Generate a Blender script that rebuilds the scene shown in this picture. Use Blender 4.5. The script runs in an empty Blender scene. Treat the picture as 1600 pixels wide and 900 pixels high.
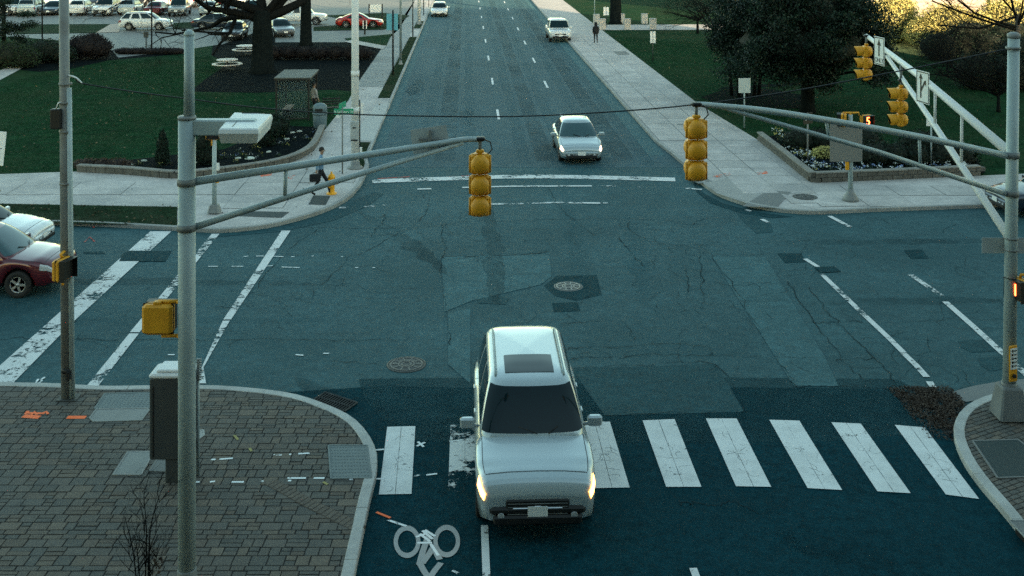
import bpy, bmesh, math, random
import numpy as np
from mathutils import Vector, Matrix, Quaternion
R = math.radians
sc = bpy.context.scene
col = sc.collection
random.seed(7); rng = np.random.default_rng(7)

# ------------------------------------------------------------------ camera
F, CH, HY = 1690.0, 10.0, -116.0        # focal length in photo pixels, camera height (m), horizon row
cd = bpy.data.cameras.new('camera'); cam = bpy.data.objects.new('camera', cd); col.objects.link(cam)
cam.location = (0, 0, CH); cam.rotation_euler = (R(90), 0, 0)
cd.sensor_width = 36.0; cd.lens = 36.0 * F / 1600.0
cd.shift_y = -(450 - HY) / 1600.0
cd.clip_start = 0.1; cd.clip_end = 3000
sc.camera = cam
# ------------------------------------------------------------------ sky, sun, exposure
SUN_EL, SUN_AZ = 9.5, 150.0             # late sun, low behind the camera to the right
w = bpy.data.worlds.new('World'); sc.world = w; w.use_nodes = True
wn = w.node_tree.nodes; wl = w.node_tree.links; wn.clear()
sky = wn.new('ShaderNodeTexSky'); sky.sky_type = 'NISHITA'; sky.sun_disc = False
sky.sun_elevation = R(SUN_EL); sky.sun_rotation = R(SUN_AZ); sky.air_density = 1.0; sky.dust_density = 0.6; sky.ozone_density = 2.0
tint = wn.new('ShaderNodeMix'); tint.data_type = 'RGBA'; tint.blend_type = 'MULTIPLY'; tint.inputs[0].default_value = 1.0
tint.inputs[7].default_value = (1.20, 1.10, 0.75, 1)
bg = wn.new('ShaderNodeBackground'); bg.inputs[1].default_value = 0.15
wo = wn.new('ShaderNodeOutputWorld')
wl.new(sky.outputs[0], tint.inputs[6]); wl.new(tint.outputs[2], bg.inputs[0]); wl.new(bg.outputs[0], wo.inputs[0])
sd = bpy.data.lights.new('sun', 'SUN'); sd.energy = 5.0; sd.angle = R(0.5); sd.color = (1.0, 0.74, 0.46)
sun = bpy.data.objects.new('sun', sd); col.objects.link(sun)
sdir = Vector((-math.sin(R(SUN_AZ)) * math.cos(R(SUN_EL)), -math.cos(R(SUN_AZ)) * math.cos(R(SUN_EL)), -math.sin(R(SUN_EL))))
sun.rotation_euler = sdir.to_track_quat('-Z', 'Y').to_euler(); sun.location = (60, -60, 60)
sc.view_settings.view_transform = 'Standard'; sc.view_settings.look = 'None'
sc.view_settings.gamma = 1.0; sc.view_settings.use_curve_mapping = False
sc.view_settings.exposure = 2.1
try:
    sc.cycles.use_denoising = False; sc.cycles.adaptive_threshold = .006; sc.cycles.max_bounces = 6; sc.cycles.diffuse_bounces = 3; sc.cycles.glossy_bounces = 3; sc.cycles.transparent_max_bounces = 12
    sc.cycles.caustics_reflective = False; sc.cycles.caustics_refractive = False
except Exception: pass

# ------------------------------------------------------------------ where a ground pixel of the photo lies in the street
def G(px, py, z=0.0):
    D = (CH - z) * F / (py - HY)
    return Vector(((px - 800) * D / F, D, z))
def DEP(py, z=0.0): return (CH - z) * F / (py - HY)
def P(px, py, D): return Vector(((px - 800) * D / F, D, CH - (py - HY) * D / F))
RD = Vector((-72 / F, 1, 0)).normalized()          # the main street runs this way
RN = Vector((RD.y, -RD.x, 0))
def U(u, D, z=0.0):                                 # u metres right of the line below the camera, at depth D
    return Vector((u - 72 / F * D, D, z))
RZ = math.atan2(72, F)                              # turn of things lined up with the main street

# ------------------------------------------------------------------ materials
MATS = {}
def nd(nt, t, **kw):
    n = nt.nodes.new(t)
    for k, v in kw.items():
        if k.startswith('i'): n.inputs[int(k[1:])].default_value = v
        else: setattr(n, k, v)
    return n
def M(name, c=(.5, .5, .5), rough=.6, metal=0.0, var=.12, ns=3.0, bump=0.0, bs=60.0, spec=.4, emit=None, es=0.0, island=0.0, dirt=None, ds=1.2, da=.5, worn=None, ws=9.0, coat=0.0, objvar=0.0, fine=0.0, fs=90.0, transl=0.0, stint=None, soft=.04, amax=1.0):
    if name in MATS: return MATS[name]
    m = bpy.data.materials.new(name); m.use_nodes = True; nt = m.node_tree; L = nt.links
    b = nt.nodes['Principled BSDF']
    b.inputs['Roughness'].default_value = rough; b.inputs['Metallic'].default_value = metal
    b.inputs['Specular IOR Level'].default_value = spec
    if stint: b.inputs['Specular Tint'].default_value = (*stint, 1)
    if coat: b.inputs['Coat Weight'].default_value = coat; b.inputs['Coat Roughness'].default_value = .06
    geo = nd(nt, 'ShaderNodeNewGeometry'); pos = geo.outputs['Position']
    def noise(s, det=4.0, rg=.55):
        n = nd(nt, 'ShaderNodeTexNoise'); n.inputs['Scale'].default_value = s; n.inputs['Detail'].default_value = det; n.inputs['Roughness'].default_value = rg
        L.new(pos, n.inputs['Vector']); return n.outputs['Fac']
    def math_(op, a, bv):
        n = nd(nt, 'ShaderNodeMath', operation=op)
        for i, v in enumerate((a, bv)):
            if hasattr(v, 'links'): L.new(v, n.inputs[i])
            else: n.inputs[i].default_value = v
        return n.outputs[0]
    f = None
    def add(x, amt):                      # x in 0..1 -> factor around 1
        nonlocal f
        t = math_('ADD', math_('MULTIPLY', math_('SUBTRACT', x, .5), 2 * amt), 1.0)
        f = t if f is None else math_('MULTIPLY', f, t)
    if var: add(noise(ns), var * 1.8)
    if fine: add(noise(fs, 8.0, .82), fine * 4.0); add(noise(fs * .3, 2.0, .6), fine * 1.5)
    if island: add(geo.outputs['Random Per Island'], island)
    if objvar:
        oi = nd(nt, 'ShaderNodeObjectInfo'); add(oi.outputs['Random'], objvar)
    cc = nd(nt, 'ShaderNodeRGB'); cc.outputs[0].default_value = (*c, 1); out = cc.outputs[0]
    if f is not None:
        vm = nd(nt, 'ShaderNodeVectorMath', operation='SCALE'); L.new(out, vm.inputs[0]); L.new(f, vm.inputs['Scale']); out = vm.outputs[0]
    if dirt:
        mx = nd(nt, 'ShaderNodeMix', data_type='RGBA'); r = nd(nt, 'ShaderNodeMapRange'); r.inputs[1].default_value = .45; r.inputs[2].default_value = .7; r.inputs[4].default_value = da
        L.new(noise(ds, 6.0, .65), r.inputs[0]); L.new(r.outputs[0], mx.inputs[0]); L.new(out, mx.inputs[6]); mx.inputs[7].default_value = (*dirt, 1); out = mx.outputs[2]
    L.new(out, b.inputs['Base Color'])
    if bump:
        bp = nd(nt, 'ShaderNodeBump'); bp.inputs['Strength'].default_value = bump; bp.inputs['Distance'].default_value = .02
        L.new(noise(bs, 5.0), bp.inputs['Height']); L.new(bp.outputs[0], b.inputs['Normal'])
    if worn is not None:
        r = nd(nt, 'ShaderNodeMapRange'); r.inputs[1].default_value = worn - soft; r.inputs[2].default_value = worn + soft; r.inputs[4].default_value = amax
        L.new(math_('ADD', noise(ws, 8.0, .75), math_('MULTIPLY', math_('SUBTRACT', noise(ws * .13, 2.0), .5), .75)), r.inputs[0]); L.new(r.outputs[0], b.inputs['Alpha'])
    if emit:
        b.inputs['Emission Color'].default_value = (*emit, 1); b.inputs['Emission Strength'].default_value = es
    if transl:
        tr = nd(nt, 'ShaderNodeBsdfTranslucent'); L.new(out, tr.inputs[0]); ms = nd(nt, 'ShaderNodeMixShader'); ms.inputs[0].default_value = transl
        L.new(b.outputs[0], ms.inputs[1]); L.new(tr.outputs[0], ms.inputs[2]); L.new(ms.outputs[0], nt.nodes['Material Output'].inputs[0])
    MATS[name] = m; return m

def glassM(name, c, rough=.05, alpha=.25):
    if name in MATS: return MATS[name]
    m = bpy.data.materials.new(name); m.use_nodes = True; nt = m.node_tree; L = nt.links
    b = nt.nodes['Principled BSDF']; b.inputs['Base Color'].default_value = (*c, 1); b.inputs['Roughness'].default_value = rough; b.inputs['Alpha'].default_value = alpha
    MATS[name] = m; return m

TEAL = (.35, .9, 1.0)
asph = M('asphalt_worn', (.036, .084, .095), .8, var=.24, ns=.35, fine=.30, fs=11, bump=.5, bs=55, spec=.20, stint=TEAL, dirt=(.021, .060, .069), ds=.22, da=.8)
asph_far = M('asphalt_pale', (.037, .080, .096), .78, var=.18, ns=.25, fine=.28, fs=5, bump=.4, bs=50, spec=.22, stint=TEAL, dirt=(.025, .059, .072), ds=.10, da=.8)
asph_new = M('asphalt_new', (.0040, .0340, .0450), .9, var=.2, ns=.5, fine=.42, fs=16, bump=.6, bs=60, spec=.05, stint=TEAL, dirt=(.006, .040, .052), ds=.3, da=.5)
asph_mid = M('asphalt_middle', (.016, .055, .065), .8, var=.14, ns=.5, fine=.32, fs=12, bump=.5, bs=60, spec=.18, stint=TEAL)
asph_patch = M('asphalt_patch', (.007, .038, .047), .85, var=.12, ns=2, fine=.32, fs=12, bump=.6, bs=60, spec=.12, stint=TEAL)
asph_blend = M('asphalt_blend', (.014, .053, .064), .85, var=.15, ns=.6, fine=.3, fs=12, spec=.12, stint=TEAL, worn=.5, ws=1.3, soft=.4, amax=.95)
asph_light = M('asphalt_light_patch', (.048, .108, .120), .8, var=.14, ns=.8, fine=.30, fs=11, bump=.5, bs=60, spec=.2, stint=TEAL, dirt=(.034, .082, .092), ds=.6, da=.6)
tar = M('crack_tar', (.009, .026, .031), .9, var=.2, worn=.44, ws=2.2, soft=.10, spec=.1)
conc = M('concrete_slab', (.43, .405, .385), .85, var=.10, ns=.7, fine=.16, fs=9, bump=.25, bs=80, spec=.25, objvar=.09, dirt=(.27, .265, .26), ds=.45, da=.85)
joint = M('slab_joint', (.11, .12, .12), .95, var=.2, ns=2)
conc_d = M('concrete_dark_slab', (.17, .175, .17), .85, var=.1, ns=1, fine=.1, bump=.25, bs=80, spec=.25)
kerbM = M('concrete_kerb', (.31, .31, .295), .85, var=.14, ns=1.3, fine=.12, fs=50, bump=.3, bs=70, spec=.25, objvar=.06, dirt=(.16, .165, .16), ds=.9, da=.6)
kerbW = M('concrete_kerb_pale', (.42, .42, .40), .85, var=.12, ns=1.6, fine=.12, fs=50, bump=.3, bs=70, spec=.25, objvar=.05, dirt=(.24, .24, .23), ds=1.2, da=.6)
kerbD = M('concrete_kerb_dark', (.10, .105, .10), .88, var=.14, ns=1.3, fine=.12, bump=.3, bs=70, spec=.25)  # darker grey concrete for some kerb stones
bedM = M('paver_joint_bed', (.022, .022, .02), .95, var=.2, ns=3, fine=.2)
pav = [M('paver_%s' % n, c, .8, var=.10, ns=6, fine=.16, fs=120, bump=.35, bs=140, spec=.3, objvar=.09, island=.09) for n, c in
       (('grey', (.097, .089, .078)), ('slate', (.082, .081, .074)), ('tan', (.122, .102, .082)), ('brown', (.102, .085, .070)))]
paint = M('road_paint', (.66, .67, .66), .7, var=.05, ns=2, fine=.06, spec=.3, dirt=(.42, .43, .42), ds=1.8, da=.55, worn=.30, ws=14)
paint_w = M('road_paint_worn', (.62, .63, .62), .7, var=.06, ns=2, spec=.3, dirt=(.40, .41, .40), ds=2, da=.5, worn=.43, ws=7)
paint_vw = M('road_paint_faint', (.55, .56, .55), .7, var=.06, ns=2, spec=.3, worn=.50, ws=4)
spray_w = M('spray_paint_white', (.75, .78, .78), .7, var=.05, worn=.40, ws=8)
spray_o = M('spray_paint_orange', (.95, .16, .035), .7, var=.05, worn=.36, ws=10)
lawn = M('lawn', (.0085, .036, .015), 1.0, var=.18, ns=.5, fine=.42, fs=4, bump=.8, bs=12, spec=.02, dirt=(.024, .040, .018), ds=.2, da=.8)
lawn2 = M('lawn_brownish', (.014, .034, .017), 1.0, var=.22, ns=.8, fine=.42, fs=5, bump=.8, bs=12, spec=.02, dirt=(.055, .058, .04), ds=.7, da=.7)
bladeM = M('grass_blade', (.009, .043, .015), .9, var=.3, ns=.6, island=.35, spec=.03, transl=.2)
bladeB = M('grass_blade_brown', (.038, .052, .028), .9, var=.3, ns=.9, island=.35, spec=.03, transl=.2)
mulch = M('mulch', (.0045, .0075, .0085), 1.0, var=.25, ns=2, fine=.45, fs=5, bump=1, bs=14, spec=.02)
steel = M('galvanised_steel', (.33, .40, .41), .5, .1, var=.10, ns=1.8, fine=.06, bump=.06, bs=40, dirt=(.21, .27, .28), ds=1.1, da=.5)
steelD = M('dull_steel', (.19, .205, .205), .55, .1, var=.15, ns=2.5, bump=.08, bs=40, dirt=(.10, .085, .07), ds=2.0, da=.6)
whiteM = M('white_paint_metal', (.66, .67, .66), .5, .0, var=.06, ns=1.4, dirt=(.46, .47, .46), ds=1.4, da=.4)
greyM = M('grey_paint_metal', (.040, .046, .047), .55, var=.1, ns=3, bump=.05, bs=60, dirt=(.065, .068, .066), ds=2, da=.3)
signB = M('sign_back', (.20, .20, .185), .6, .05, var=.10, ns=2.2, dirt=(.20, .2, .185), ds=2.2, da=.5)
signW = M('sign_white', (.72, .73, .72), .5, var=.04)
signG = M('sign_green', (.012, .27, .15), .5, var=.05)
signBlue = M('sign_pale_blue', (.10, .34, .42), .5, var=.05)
blk = M('black_metal', (.008, .009, .009), .5, var=.15, ns=3)
blkR = M('black_rubber', (.012, .012, .012), .8, var=.15, ns=8)
yel = M('signal_yellow', (.70, .315, .014), .5, var=.10, ns=5, bump=.05, bs=60, dirt=(.52, .21, .012), ds=3.5, da=.6, spec=.4)
lensR = M('red_lens_off', (.10, .006, .004), .15)
lensA = M('amber_lens_off', (.16, .055, .004), .15)
lensG = M('green_lens_off', (.004, .07, .04), .15)
hydM = M('hydrant_yellow', (.80, .36, .01), .5, var=.08, ns=6)
castiron = M('cast_iron', (.040, .044, .043), .6, .3, var=.2, ns=8, bump=.3, bs=60, dirt=(.10, .1, .095), ds=4, da=.5)
castpale = M('cast_iron_pale', (.15, .155, .15), .65, .1, var=.2, ns=8, bump=.3, bs=60, dirt=(.09, .092, .09), ds=4, da=.5)
oil = M('oil_stain', (.003, .020, .026), .8, var=.1, spec=.1, stint=TEAL, worn=.62, ws=1.6, soft=.28, amax=.42)
polish = M('polished_wheel_path', (.035, .115, .140), .8, var=.1, spec=.15, stint=TEAL, worn=.56, ws=1.4, soft=.28, amax=.28)
glow = M('lit_led_orange', (.9, .2, .05), .5, emit=(1, .13, .03), es=3.2, var=0)
headl = M('lit_headlamp', (1, .75, .4), .3, emit=(1, .40, .08), es=2.4, var=0)
headlw = M('lit_headlamp_pale', (1, .75, .5), .3, emit=(1, .66, .42), es=1.6, var=0)
lampoff = M('headlamp_clear', (.42, .44, .45), .12, .2, var=0)
tailM = M('tail_lamp', (.16, .006, .004), .15, var=0)
chrome = M('chrome_trim', (.55, .56, .57), .2, .9, var=0)
cglass = M('car_glass', (.002, .012, .016), .06, spec=.28, var=0)
cglassB = M('car_glass_bright', (.02, .06, .07), .06, spec=.8, var=0)
tyreM = M('tyre', (.012, .012, .012), .8, var=.1)
rimM = M('alloy_rim', (.35, .36, .37), .35, .7, var=.05)
darktrim = M('dark_trim', (.010, .011, .011), .5, var=0)
shglass = glassM('shelter_glass', (.07, .10, .10), .1, .22)
bark = M('bark', (.008, .011, .011), .95, var=.25, ns=3, fine=.25, fs=20, bump=1, bs=14, spec=.03)
barkP = M('bark_pale', (.10, .085, .07), .95, var=.25, ns=3, bump=.8, bs=18, spec=.1)
twigM = M('twig', (.010, .011, .011), .95, var=.2, ns=5, spec=.03)
leafD = M('leaf_dark', (.0065, .020, .012), .55, var=.5, ns=.7, island=.6, spec=.25, transl=.15)
leafM = M('leaf_mid', (.016, .034, .013), .7, var=.25, ns=.6, island=.4, spec=.3, transl=.25)
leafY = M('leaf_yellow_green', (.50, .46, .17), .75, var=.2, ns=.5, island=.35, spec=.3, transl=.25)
leafR = M('leaf_maroon', (.012, .011, .013), .8, var=.25, ns=.6, island=.4, spec=.3, transl=.2)
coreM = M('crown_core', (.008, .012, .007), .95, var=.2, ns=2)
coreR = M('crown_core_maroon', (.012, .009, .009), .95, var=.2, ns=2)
leafdry = M('leaf_dry', (.060, .040, .028), .8, var=.2, ns=4, island=.5)
wallM = M('planter_block', (.105, .098, .085), .9, var=.2, ns=5, fine=.3, fs=25, bump=.8, bs=30, objvar=.12)
capM = M('planter_cap', (.20, .19, .17), .9, var=.15, ns=3, fine=.2, fs=30, bump=.4, bs=40, objvar=.1)
flW = M('petal_white', (.62, .66, .66), .6, var=.1, island=.3)
flY = M('petal_yellow', (.55, .48, .14), .6, var=.1, island=.3)
flB = M('petal_blue', (.16, .22, .40), .6, var=.1, island=.3)
bconc = M('bollard_concrete', (.42, .40, .37), .85, var=.1, ns=3, fine=.12, bump=.3, bs=50)
facade = M('shade_block_concrete', (.16, .18, .18), .85, var=.1, ns=.4, bump=.2, bs=20)
facadeP = M('facade_pale', (.30, .26, .235), .85, var=.06, ns=.5)
winM = M('window_glass', (.012, .02, .025), .06, spec=.6, var=0)
def paintC(name, c, metal=.35, rough=.32): return M('car_paint_' + name, c, rough, metal, var=.04, ns=.9, coat=.8, spec=.5)

# ------------------------------------------------------------------ mesh helpers
class MB:
    def __init__(s): s.v = []; s.f = []; s.mi = []; s.sm = []
    def add(s, vs, fs, mi=0, sm=False):
        o = len(s.v); s.v += [tuple(v) for v in vs]
        for f in fs: s.f.append(tuple(i + o for i in f)); s.mi.append(mi); s.sm.append(sm)
        return s
    def box(s, c, d, rz=0.0, mi=0, rx=0.0, ry=0.0):
        hx, hy, hz = d[0] / 2, d[1] / 2, d[2] / 2
        m = Matrix.Rotation(rz, 3, 'Z') @ Matrix.Rotation(ry, 3, 'Y') @ Matrix.Rotation(rx, 3, 'X')
        vs = [Vector(c) + m @ Vector((x, y, z)) for x in (-hx, hx) for y in (-hy, hy) for z in (-hz, hz)]
        return s.add(vs, [(0, 1, 3, 2), (4, 6, 7, 5), (0, 4, 5, 1), (2, 3, 7, 6), (0, 2, 6, 4), (1, 5, 7, 3)], mi)
    def rbox(s, c, d, b=.02, rz=0.0, mi=0, tp=1.0):
        """box with chamfered vertical and horizontal edges; tp tapers the top"""
        hx, hy, hz = d[0] / 2, d[1] / 2, d[2] / 2; m = Matrix.Rotation(rz, 3, 'Z'); rings = []
        def ring(x, y, k, z, sc_):
            k = min(k, x * .9, y * .9)
            return [Vector(c) + m @ Vector((px * sc_, py * sc_, z)) for px, py in ((x - k, -y), (x, -y + k), (x, y - k), (x - k, y), (-x + k, y), (-x, y - k), (-x, -y + k), (-x + k, -y))]
        for (i, z, t) in ((b, -hz, 1), (0, -hz + b, 1), (0, hz - b, tp), (b, hz, tp)): rings.append(ring(hx - i, hy - i, b, z, t))
        return s.loft(rings, True, True, mi)
    def loft(s, rings, cap0=True, cap1=True, mi=0, sm=False, closed=True):
        n = len(rings[0]); vs = [p for r in rings for p in r]; fs = []
        for i in range(len(rings) - 1):
            for j in range(n if closed else n - 1):
                a = i * n + j; b = i * n + (j + 1) % n; fs.append((a, b, b + n, a + n))
        o = len(s.v); s.add(vs, fs, mi, sm)
        if cap0: s.f.append(tuple(o + j for j in range(n - 1, -1, -1))); s.mi.append(mi); s.sm.append(False)
        if cap1: s.f.append(tuple(o + (len(rings) - 1) * n + j for j in range(n))); s.mi.append(mi); s.sm.append(False)
        return s
    def tube(s, pts, r, n=8, mi=0, cap=True, sm=True):
        pts = [Vector(p) for p in pts]; rs = r if isinstance(r, (list, tuple)) else [r] * len(pts); rings = []
        ref = None
        for i, p in enumerate(pts):
            t = (pts[min(i + 1, len(pts) - 1)] - pts[max(i - 1, 0)])
            t = t.normalized() if t.length > 1e-9 else Vector((0, 0, 1))
            if ref is None: ref = Vector((1, 0, 0)) if abs(t.x) < .8 else Vector((0, 1, 0))
            a = (ref - t * ref.dot(t)).normalized(); ref = a; b = t.cross(a)
            rings.append([p + (a * math.cos(2 * math.pi * k / n) + b * math.sin(2 * math.pi * k / n)) * rs[i] for k in range(n)])
        return s.loft(rings, cap, cap, mi, sm)
    def lathe(s, prof, c=(0, 0, 0), n=16, mi=0, sm=True, axis='z', cap=True):
        rings = []
        for r, z in prof:
            ring = []
            for k in range(n):
                a = 2 * math.pi * k / n; x, y = r * math.cos(a), r * math.sin(a)
                v = (x, y, z) if axis == 'z' else ((z, x, y) if axis == 'x' else (y, z, x))
                ring.append(Vector(c) + Vector(v))
            rings.append(ring)
        return s.loft(rings, cap, cap, mi, sm)
    def prism(s, poly, z0, z1, mi=0):
        n = len(poly); vs = [(p[0], p[1], z0) for p in poly] + [(p[0], p[1], z1) for p in poly]
        fs = [tuple(range(n - 1, -1, -1)), tuple(range(n, 2 * n))] + [(i, (i + 1) % n, n + (i + 1) % n, n + i) for i in range(n)]
        return s.add(vs, fs, mi)
    def sheet(s, poly, z, mi=0): return s.add([(p[0], p[1], z) for p in poly], [tuple(range(len(poly)))], mi)
    def ribbon(s, pts, wd, z, mi=0):
        pts = [Vector((p[0], p[1], 0)) for p in pts]; L_, R_ = [], []
        for i, p in enumerate(pts):
            t = (pts[min(i + 1, len(pts) - 1)] - pts[max(i - 1, 0)]).normalized(); nrm = Vector((-t.y, t.x, 0))
            ww = wd[i] if isinstance(wd, (list, tuple)) else wd
            L_.append(p + nrm * ww / 2); R_.append(p - nrm * ww / 2)
        n = len(pts)
        return s.add([(p.x, p.y, z) for p in R_ + L_], [(i, i + 1, n + i + 1, n + i) for i in range(n - 1)], mi)
    def mesh(s, name, mats):
        me = bpy.data.meshes.new(name); me.from_pydata(s.v, [], s.f)
        for m in (mats if isinstance(mats, (list, tuple)) else [mats]): me.materials.append(m)
        me.polygons.foreach_set('material_index', s.mi); me.polygons.foreach_set('use_smooth', s.sm)
        me.update()
        return me
    def build(s, name, mats, parent=None, loc=None, rz=0.0, fix=True):
        me = s.mesh(name, mats)
        if fix:
            bm = bmesh.new(); bm.from_mesh(me); bmesh.ops.recalc_face_normals(bm, faces=bm.faces); bm.to_mesh(me); bm.free()
        return put(name, me, parent, loc, rz)
def put(name, me, parent=None, loc=None, rz=0.0):
    o = bpy.data.objects.new(name, me); col.objects.link(o)
    if parent is not None: o.parent = parent
    if loc is not None: o.location = loc
    if rz: o.rotation_euler = (0, 0, rz)
    return o
def tag(o, label, cat, group=None):
    o['label'] = label; o['category'] = cat
    if group: o['group'] = group
    return o
def struct(o, kind='structure'): o['kind'] = kind; return o
def thing(name, label, cat, loc=(0, 0, 0), rz=0.0, group=None):
    o = bpy.data.objects.new(name, None); o.empty_display_size = .2; col.objects.link(o); o.location = loc; o.rotation_euler = (0, 0, rz)
    return tag(o, label, cat, group)
def copy_tree(o, parent=None):
    c = o.copy(); col.objects.link(c); c.parent = parent
    for ch in o.children: copy_tree(ch, c)
    return c
def text_mesh(s, size, mat, ext=.004):
    cu = bpy.data.curves.new('txt', 'FONT'); cu.body = s; cu.size = size; cu.align_x = 'CENTER'; cu.align_y = 'CENTER'; cu.extrude = ext
    o = bpy.data.objects.new('txt', cu); col.objects.link(o)
    dg = bpy.context.evaluated_depsgraph_get(); me = bpy.data.meshes.new_from_object(o.evaluated_get(dg)); bpy.data.objects.remove(o)
    me.materials.clear(); me.materials.append(mat); return me
def smooth_path(pts, n=6):
    pts = [Vector(p) for p in pts]; out = []
    for i in range(len(pts) - 1):
        p0, p1, p2, p3 = pts[max(i - 1, 0)], pts[i], pts[i + 1], pts[min(i + 2, len(pts) - 1)]
        for k in range(n):
            t = k / n
            out.append(.5 * ((2 * p1) + (p2 - p0) * t + (2 * p0 - 5 * p1 + 4 * p2 - p3) * t * t + (3 * p1 - p0 - 3 * p2 + p3) * t ** 3))
    return out + [pts[-1]]
def clip_convex(poly, conv):
    """poly clipped by a convex counter-clockwise polygon"""
    out = [Vector((p[0], p[1])) for p in poly]
    for i in range(len(conv)):
        a, b = conv[i], conv[(i + 1) % len(conv)]; e = (b[0] - a[0], b[1] - a[1]); src = out; out = []
        if not src: return []
        def side(p): return e[0] * (p[1] - a[1]) - e[1] * (p[0] - a[0])
        for k in range(len(src)):
            p, q = src[k], src[(k + 1) % len(src)]; sp, sq = side(p), side(q)
            if sp >= 0: out.append(p)
            if (sp >= 0) != (sq >= 0): out.append(p + (q - p) * (sp / (sp - sq)))
    return out
def area2(p): return .5 * sum(p[i][0] * p[(i + 1) % len(p)][1] - p[(i + 1) % len(p)][0] * p[i][1] for i in range(len(p)))
def inside(p, poly):
    x, y = p[0], p[1]; c = False; n = len(poly)
    for i in range(n):
        a, b = poly[i], poly[(i + 1) % n]
        if (a[1] > y) != (b[1] > y) and x < (b[0] - a[0]) * (y - a[1]) / (b[1] - a[1]) + a[0]: c = not c
    return c
def leaves(name, pts, size, mat, parent=None, up=0.0, fold=False):
    """many small leaf faces at pts"""
    pts = np.asarray(pts, float); n = len(pts)
    a = rng.normal(size=(n, 3)); a[:, 2] *= (1 - up); a /= np.linalg.norm(a, axis=1)[:, None] + 1e-9
    b = rng.normal(size=(n, 3)); b -= a * (a * b).sum(1)[:, None]; b /= np.linalg.norm(b, axis=1)[:, None] + 1e-9
    s = size * rng.uniform(.6, 1.3, n)[:, None]
    v = np.stack([pts - a * s * .5, pts + b * s * .28, pts + a * s * .5, pts - b * s * .28], 1).reshape(-1, 3)
    me = bpy.data.meshes.new(name); me.vertices.add(4 * n); me.vertices.foreach_set('co', v.ravel())
    me.loops.add(4 * n); me.loops.foreach_set('vertex_index', np.arange(4 * n, dtype=np.int32))
    me.polygons.add(n); me.polygons.foreach_set('loop_start', np.arange(0, 4 * n, 4, dtype=np.int32))
    try: me.polygons.foreach_set('loop_total', np.full(n, 4, dtype=np.int32))
    except Exception: pass
    me.materials.append(mat); me.update(calc_edges=True); me.validate()
    return put(name, me, parent)
# ================================================================== THE SETTING
struct(MB().sheet([(-900, -60), (900, -60), (900, 1500), (-900, 1500)], -.06).build('ground', lawn))
road = struct(MB().sheet([(-75, 2), (75, 2), (75, 60), U(20, 60), U(20, 210), U(-14, 210), U(-14, 60), (-75, 60)], 0).build('road', asph))
def g2(lst, z=0.0): return [G(x, y, z) for x, y in lst]
PZ = [0]
def patch(name, px, z, m, par=road):
    PZ[0] += 1; z += PZ[0] * .00025
    return MB().sheet(g2(px), z).build(name, m, par)
MB().sheet([U(-4.3, DEP(262)), U(9.0, DEP(262)), U(9.0, 208), U(-4.3, 208)], .004).build('far_surface', asph_far, road)
patch('new_surface', [(300, 620), (480, 611), (600, 603), (720, 606), (905, 600), (1140, 605), (1400, 608), (1470, 640), (1640, 625), (2100, 1500), (100, 1500)], .004, asph_new)
patch('surface_join', [(560, 592), (720, 590), (905, 588), (1140, 590), (1400, 592), (1470, 628), (1500, 672), (1300, 690), (900, 694), (640, 690), (600, 660), (570, 625)], .0062, asph_blend)
patch('road_patch', [(893, 577), (1118, 569), (1163, 644), (945, 650)], .008, asph_mid)
patch('road_patch', [(850, 447), (870, 431), (932, 430), (940, 461), (900, 470), (868, 463)], .004, asph_patch)
patch('road_patch', [(862, 474), (902, 472), (907, 486), (866, 488)], .004, asph_patch)
patch('road_patch', [(192, 397), (202, 392.5), (268, 393), (258, 409), (186, 409)], .0175, asph_patch)
patch('road_patch', [(1214, 396), (1252, 396), (1259, 410), (1226, 411)], .004, asph_patch)
patch('road_patch', [(1272, 418), (1303, 417), (1314, 425), (1282, 427)], .0175, asph_patch)
patch('road_patch', [(1152, 335), (1180, 331), (1205, 352), (1208, 363), (1182, 365), (1165, 350)], .004, asph_mid)
patch('road_patch', [(1412, 391), (1440, 390), (1451, 404), (1424, 405)], .004, asph_patch)
patch('road_patch', [(1497, 533), (1540, 531), (1560, 540), (1553, 549), (1518, 551), (1502, 543)], .004, asph_mid)
patch('road_patch', [(1528, 560), (1570, 557), (1580, 575), (1548, 580), (1533, 572)], .004, asph_mid)
patch('road_patch', [(130, 394), (160, 393), (165, 397), (132, 397)], .004, asph_patch)
patch('road_patch', [(742, 462), (768, 460), (795, 466), (790, 476), (748, 474)], .004, asph_mid)
patch('road_patch', [(690, 402), (858, 396), (862, 432), (845, 445), (738, 470), (694, 488)], .0045, asph_light)
patch('road_patch', [(1112, 402), (1196, 402), (1290, 560), (1310, 604), (1240, 603)], .0045, asph_light)
patch('road_patch', [(700, 490), (735, 482), (735, 600), (700, 570)], .0045, asph_light)
# gutter aprons round the corners, darker asphalt
patch('gutter_apron', [(335, 367), (440, 356), (520, 335), (555, 312), (585, 300), (600, 303), (575, 322), (520, 345), (440, 362), (345, 370)], .004, asph_mid)
patch('gutter_apron', [(1083, 285), (1096, 300), (1130, 318), (1180, 331), (1240, 339), (1205, 341), (1160, 334), (1110, 318), (1088, 300)], .004, asph_patch)
MB().ribbon([U(-3.95, d) for d in (50, 80, 120, 200)], .5, .0075).build('gutter_apron', asph_light, road)
MB().ribbon([U(8.3, d) for d in (47, 80, 120, 200)], .75, .0075).build('gutter_apron', asph_light, road)
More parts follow.
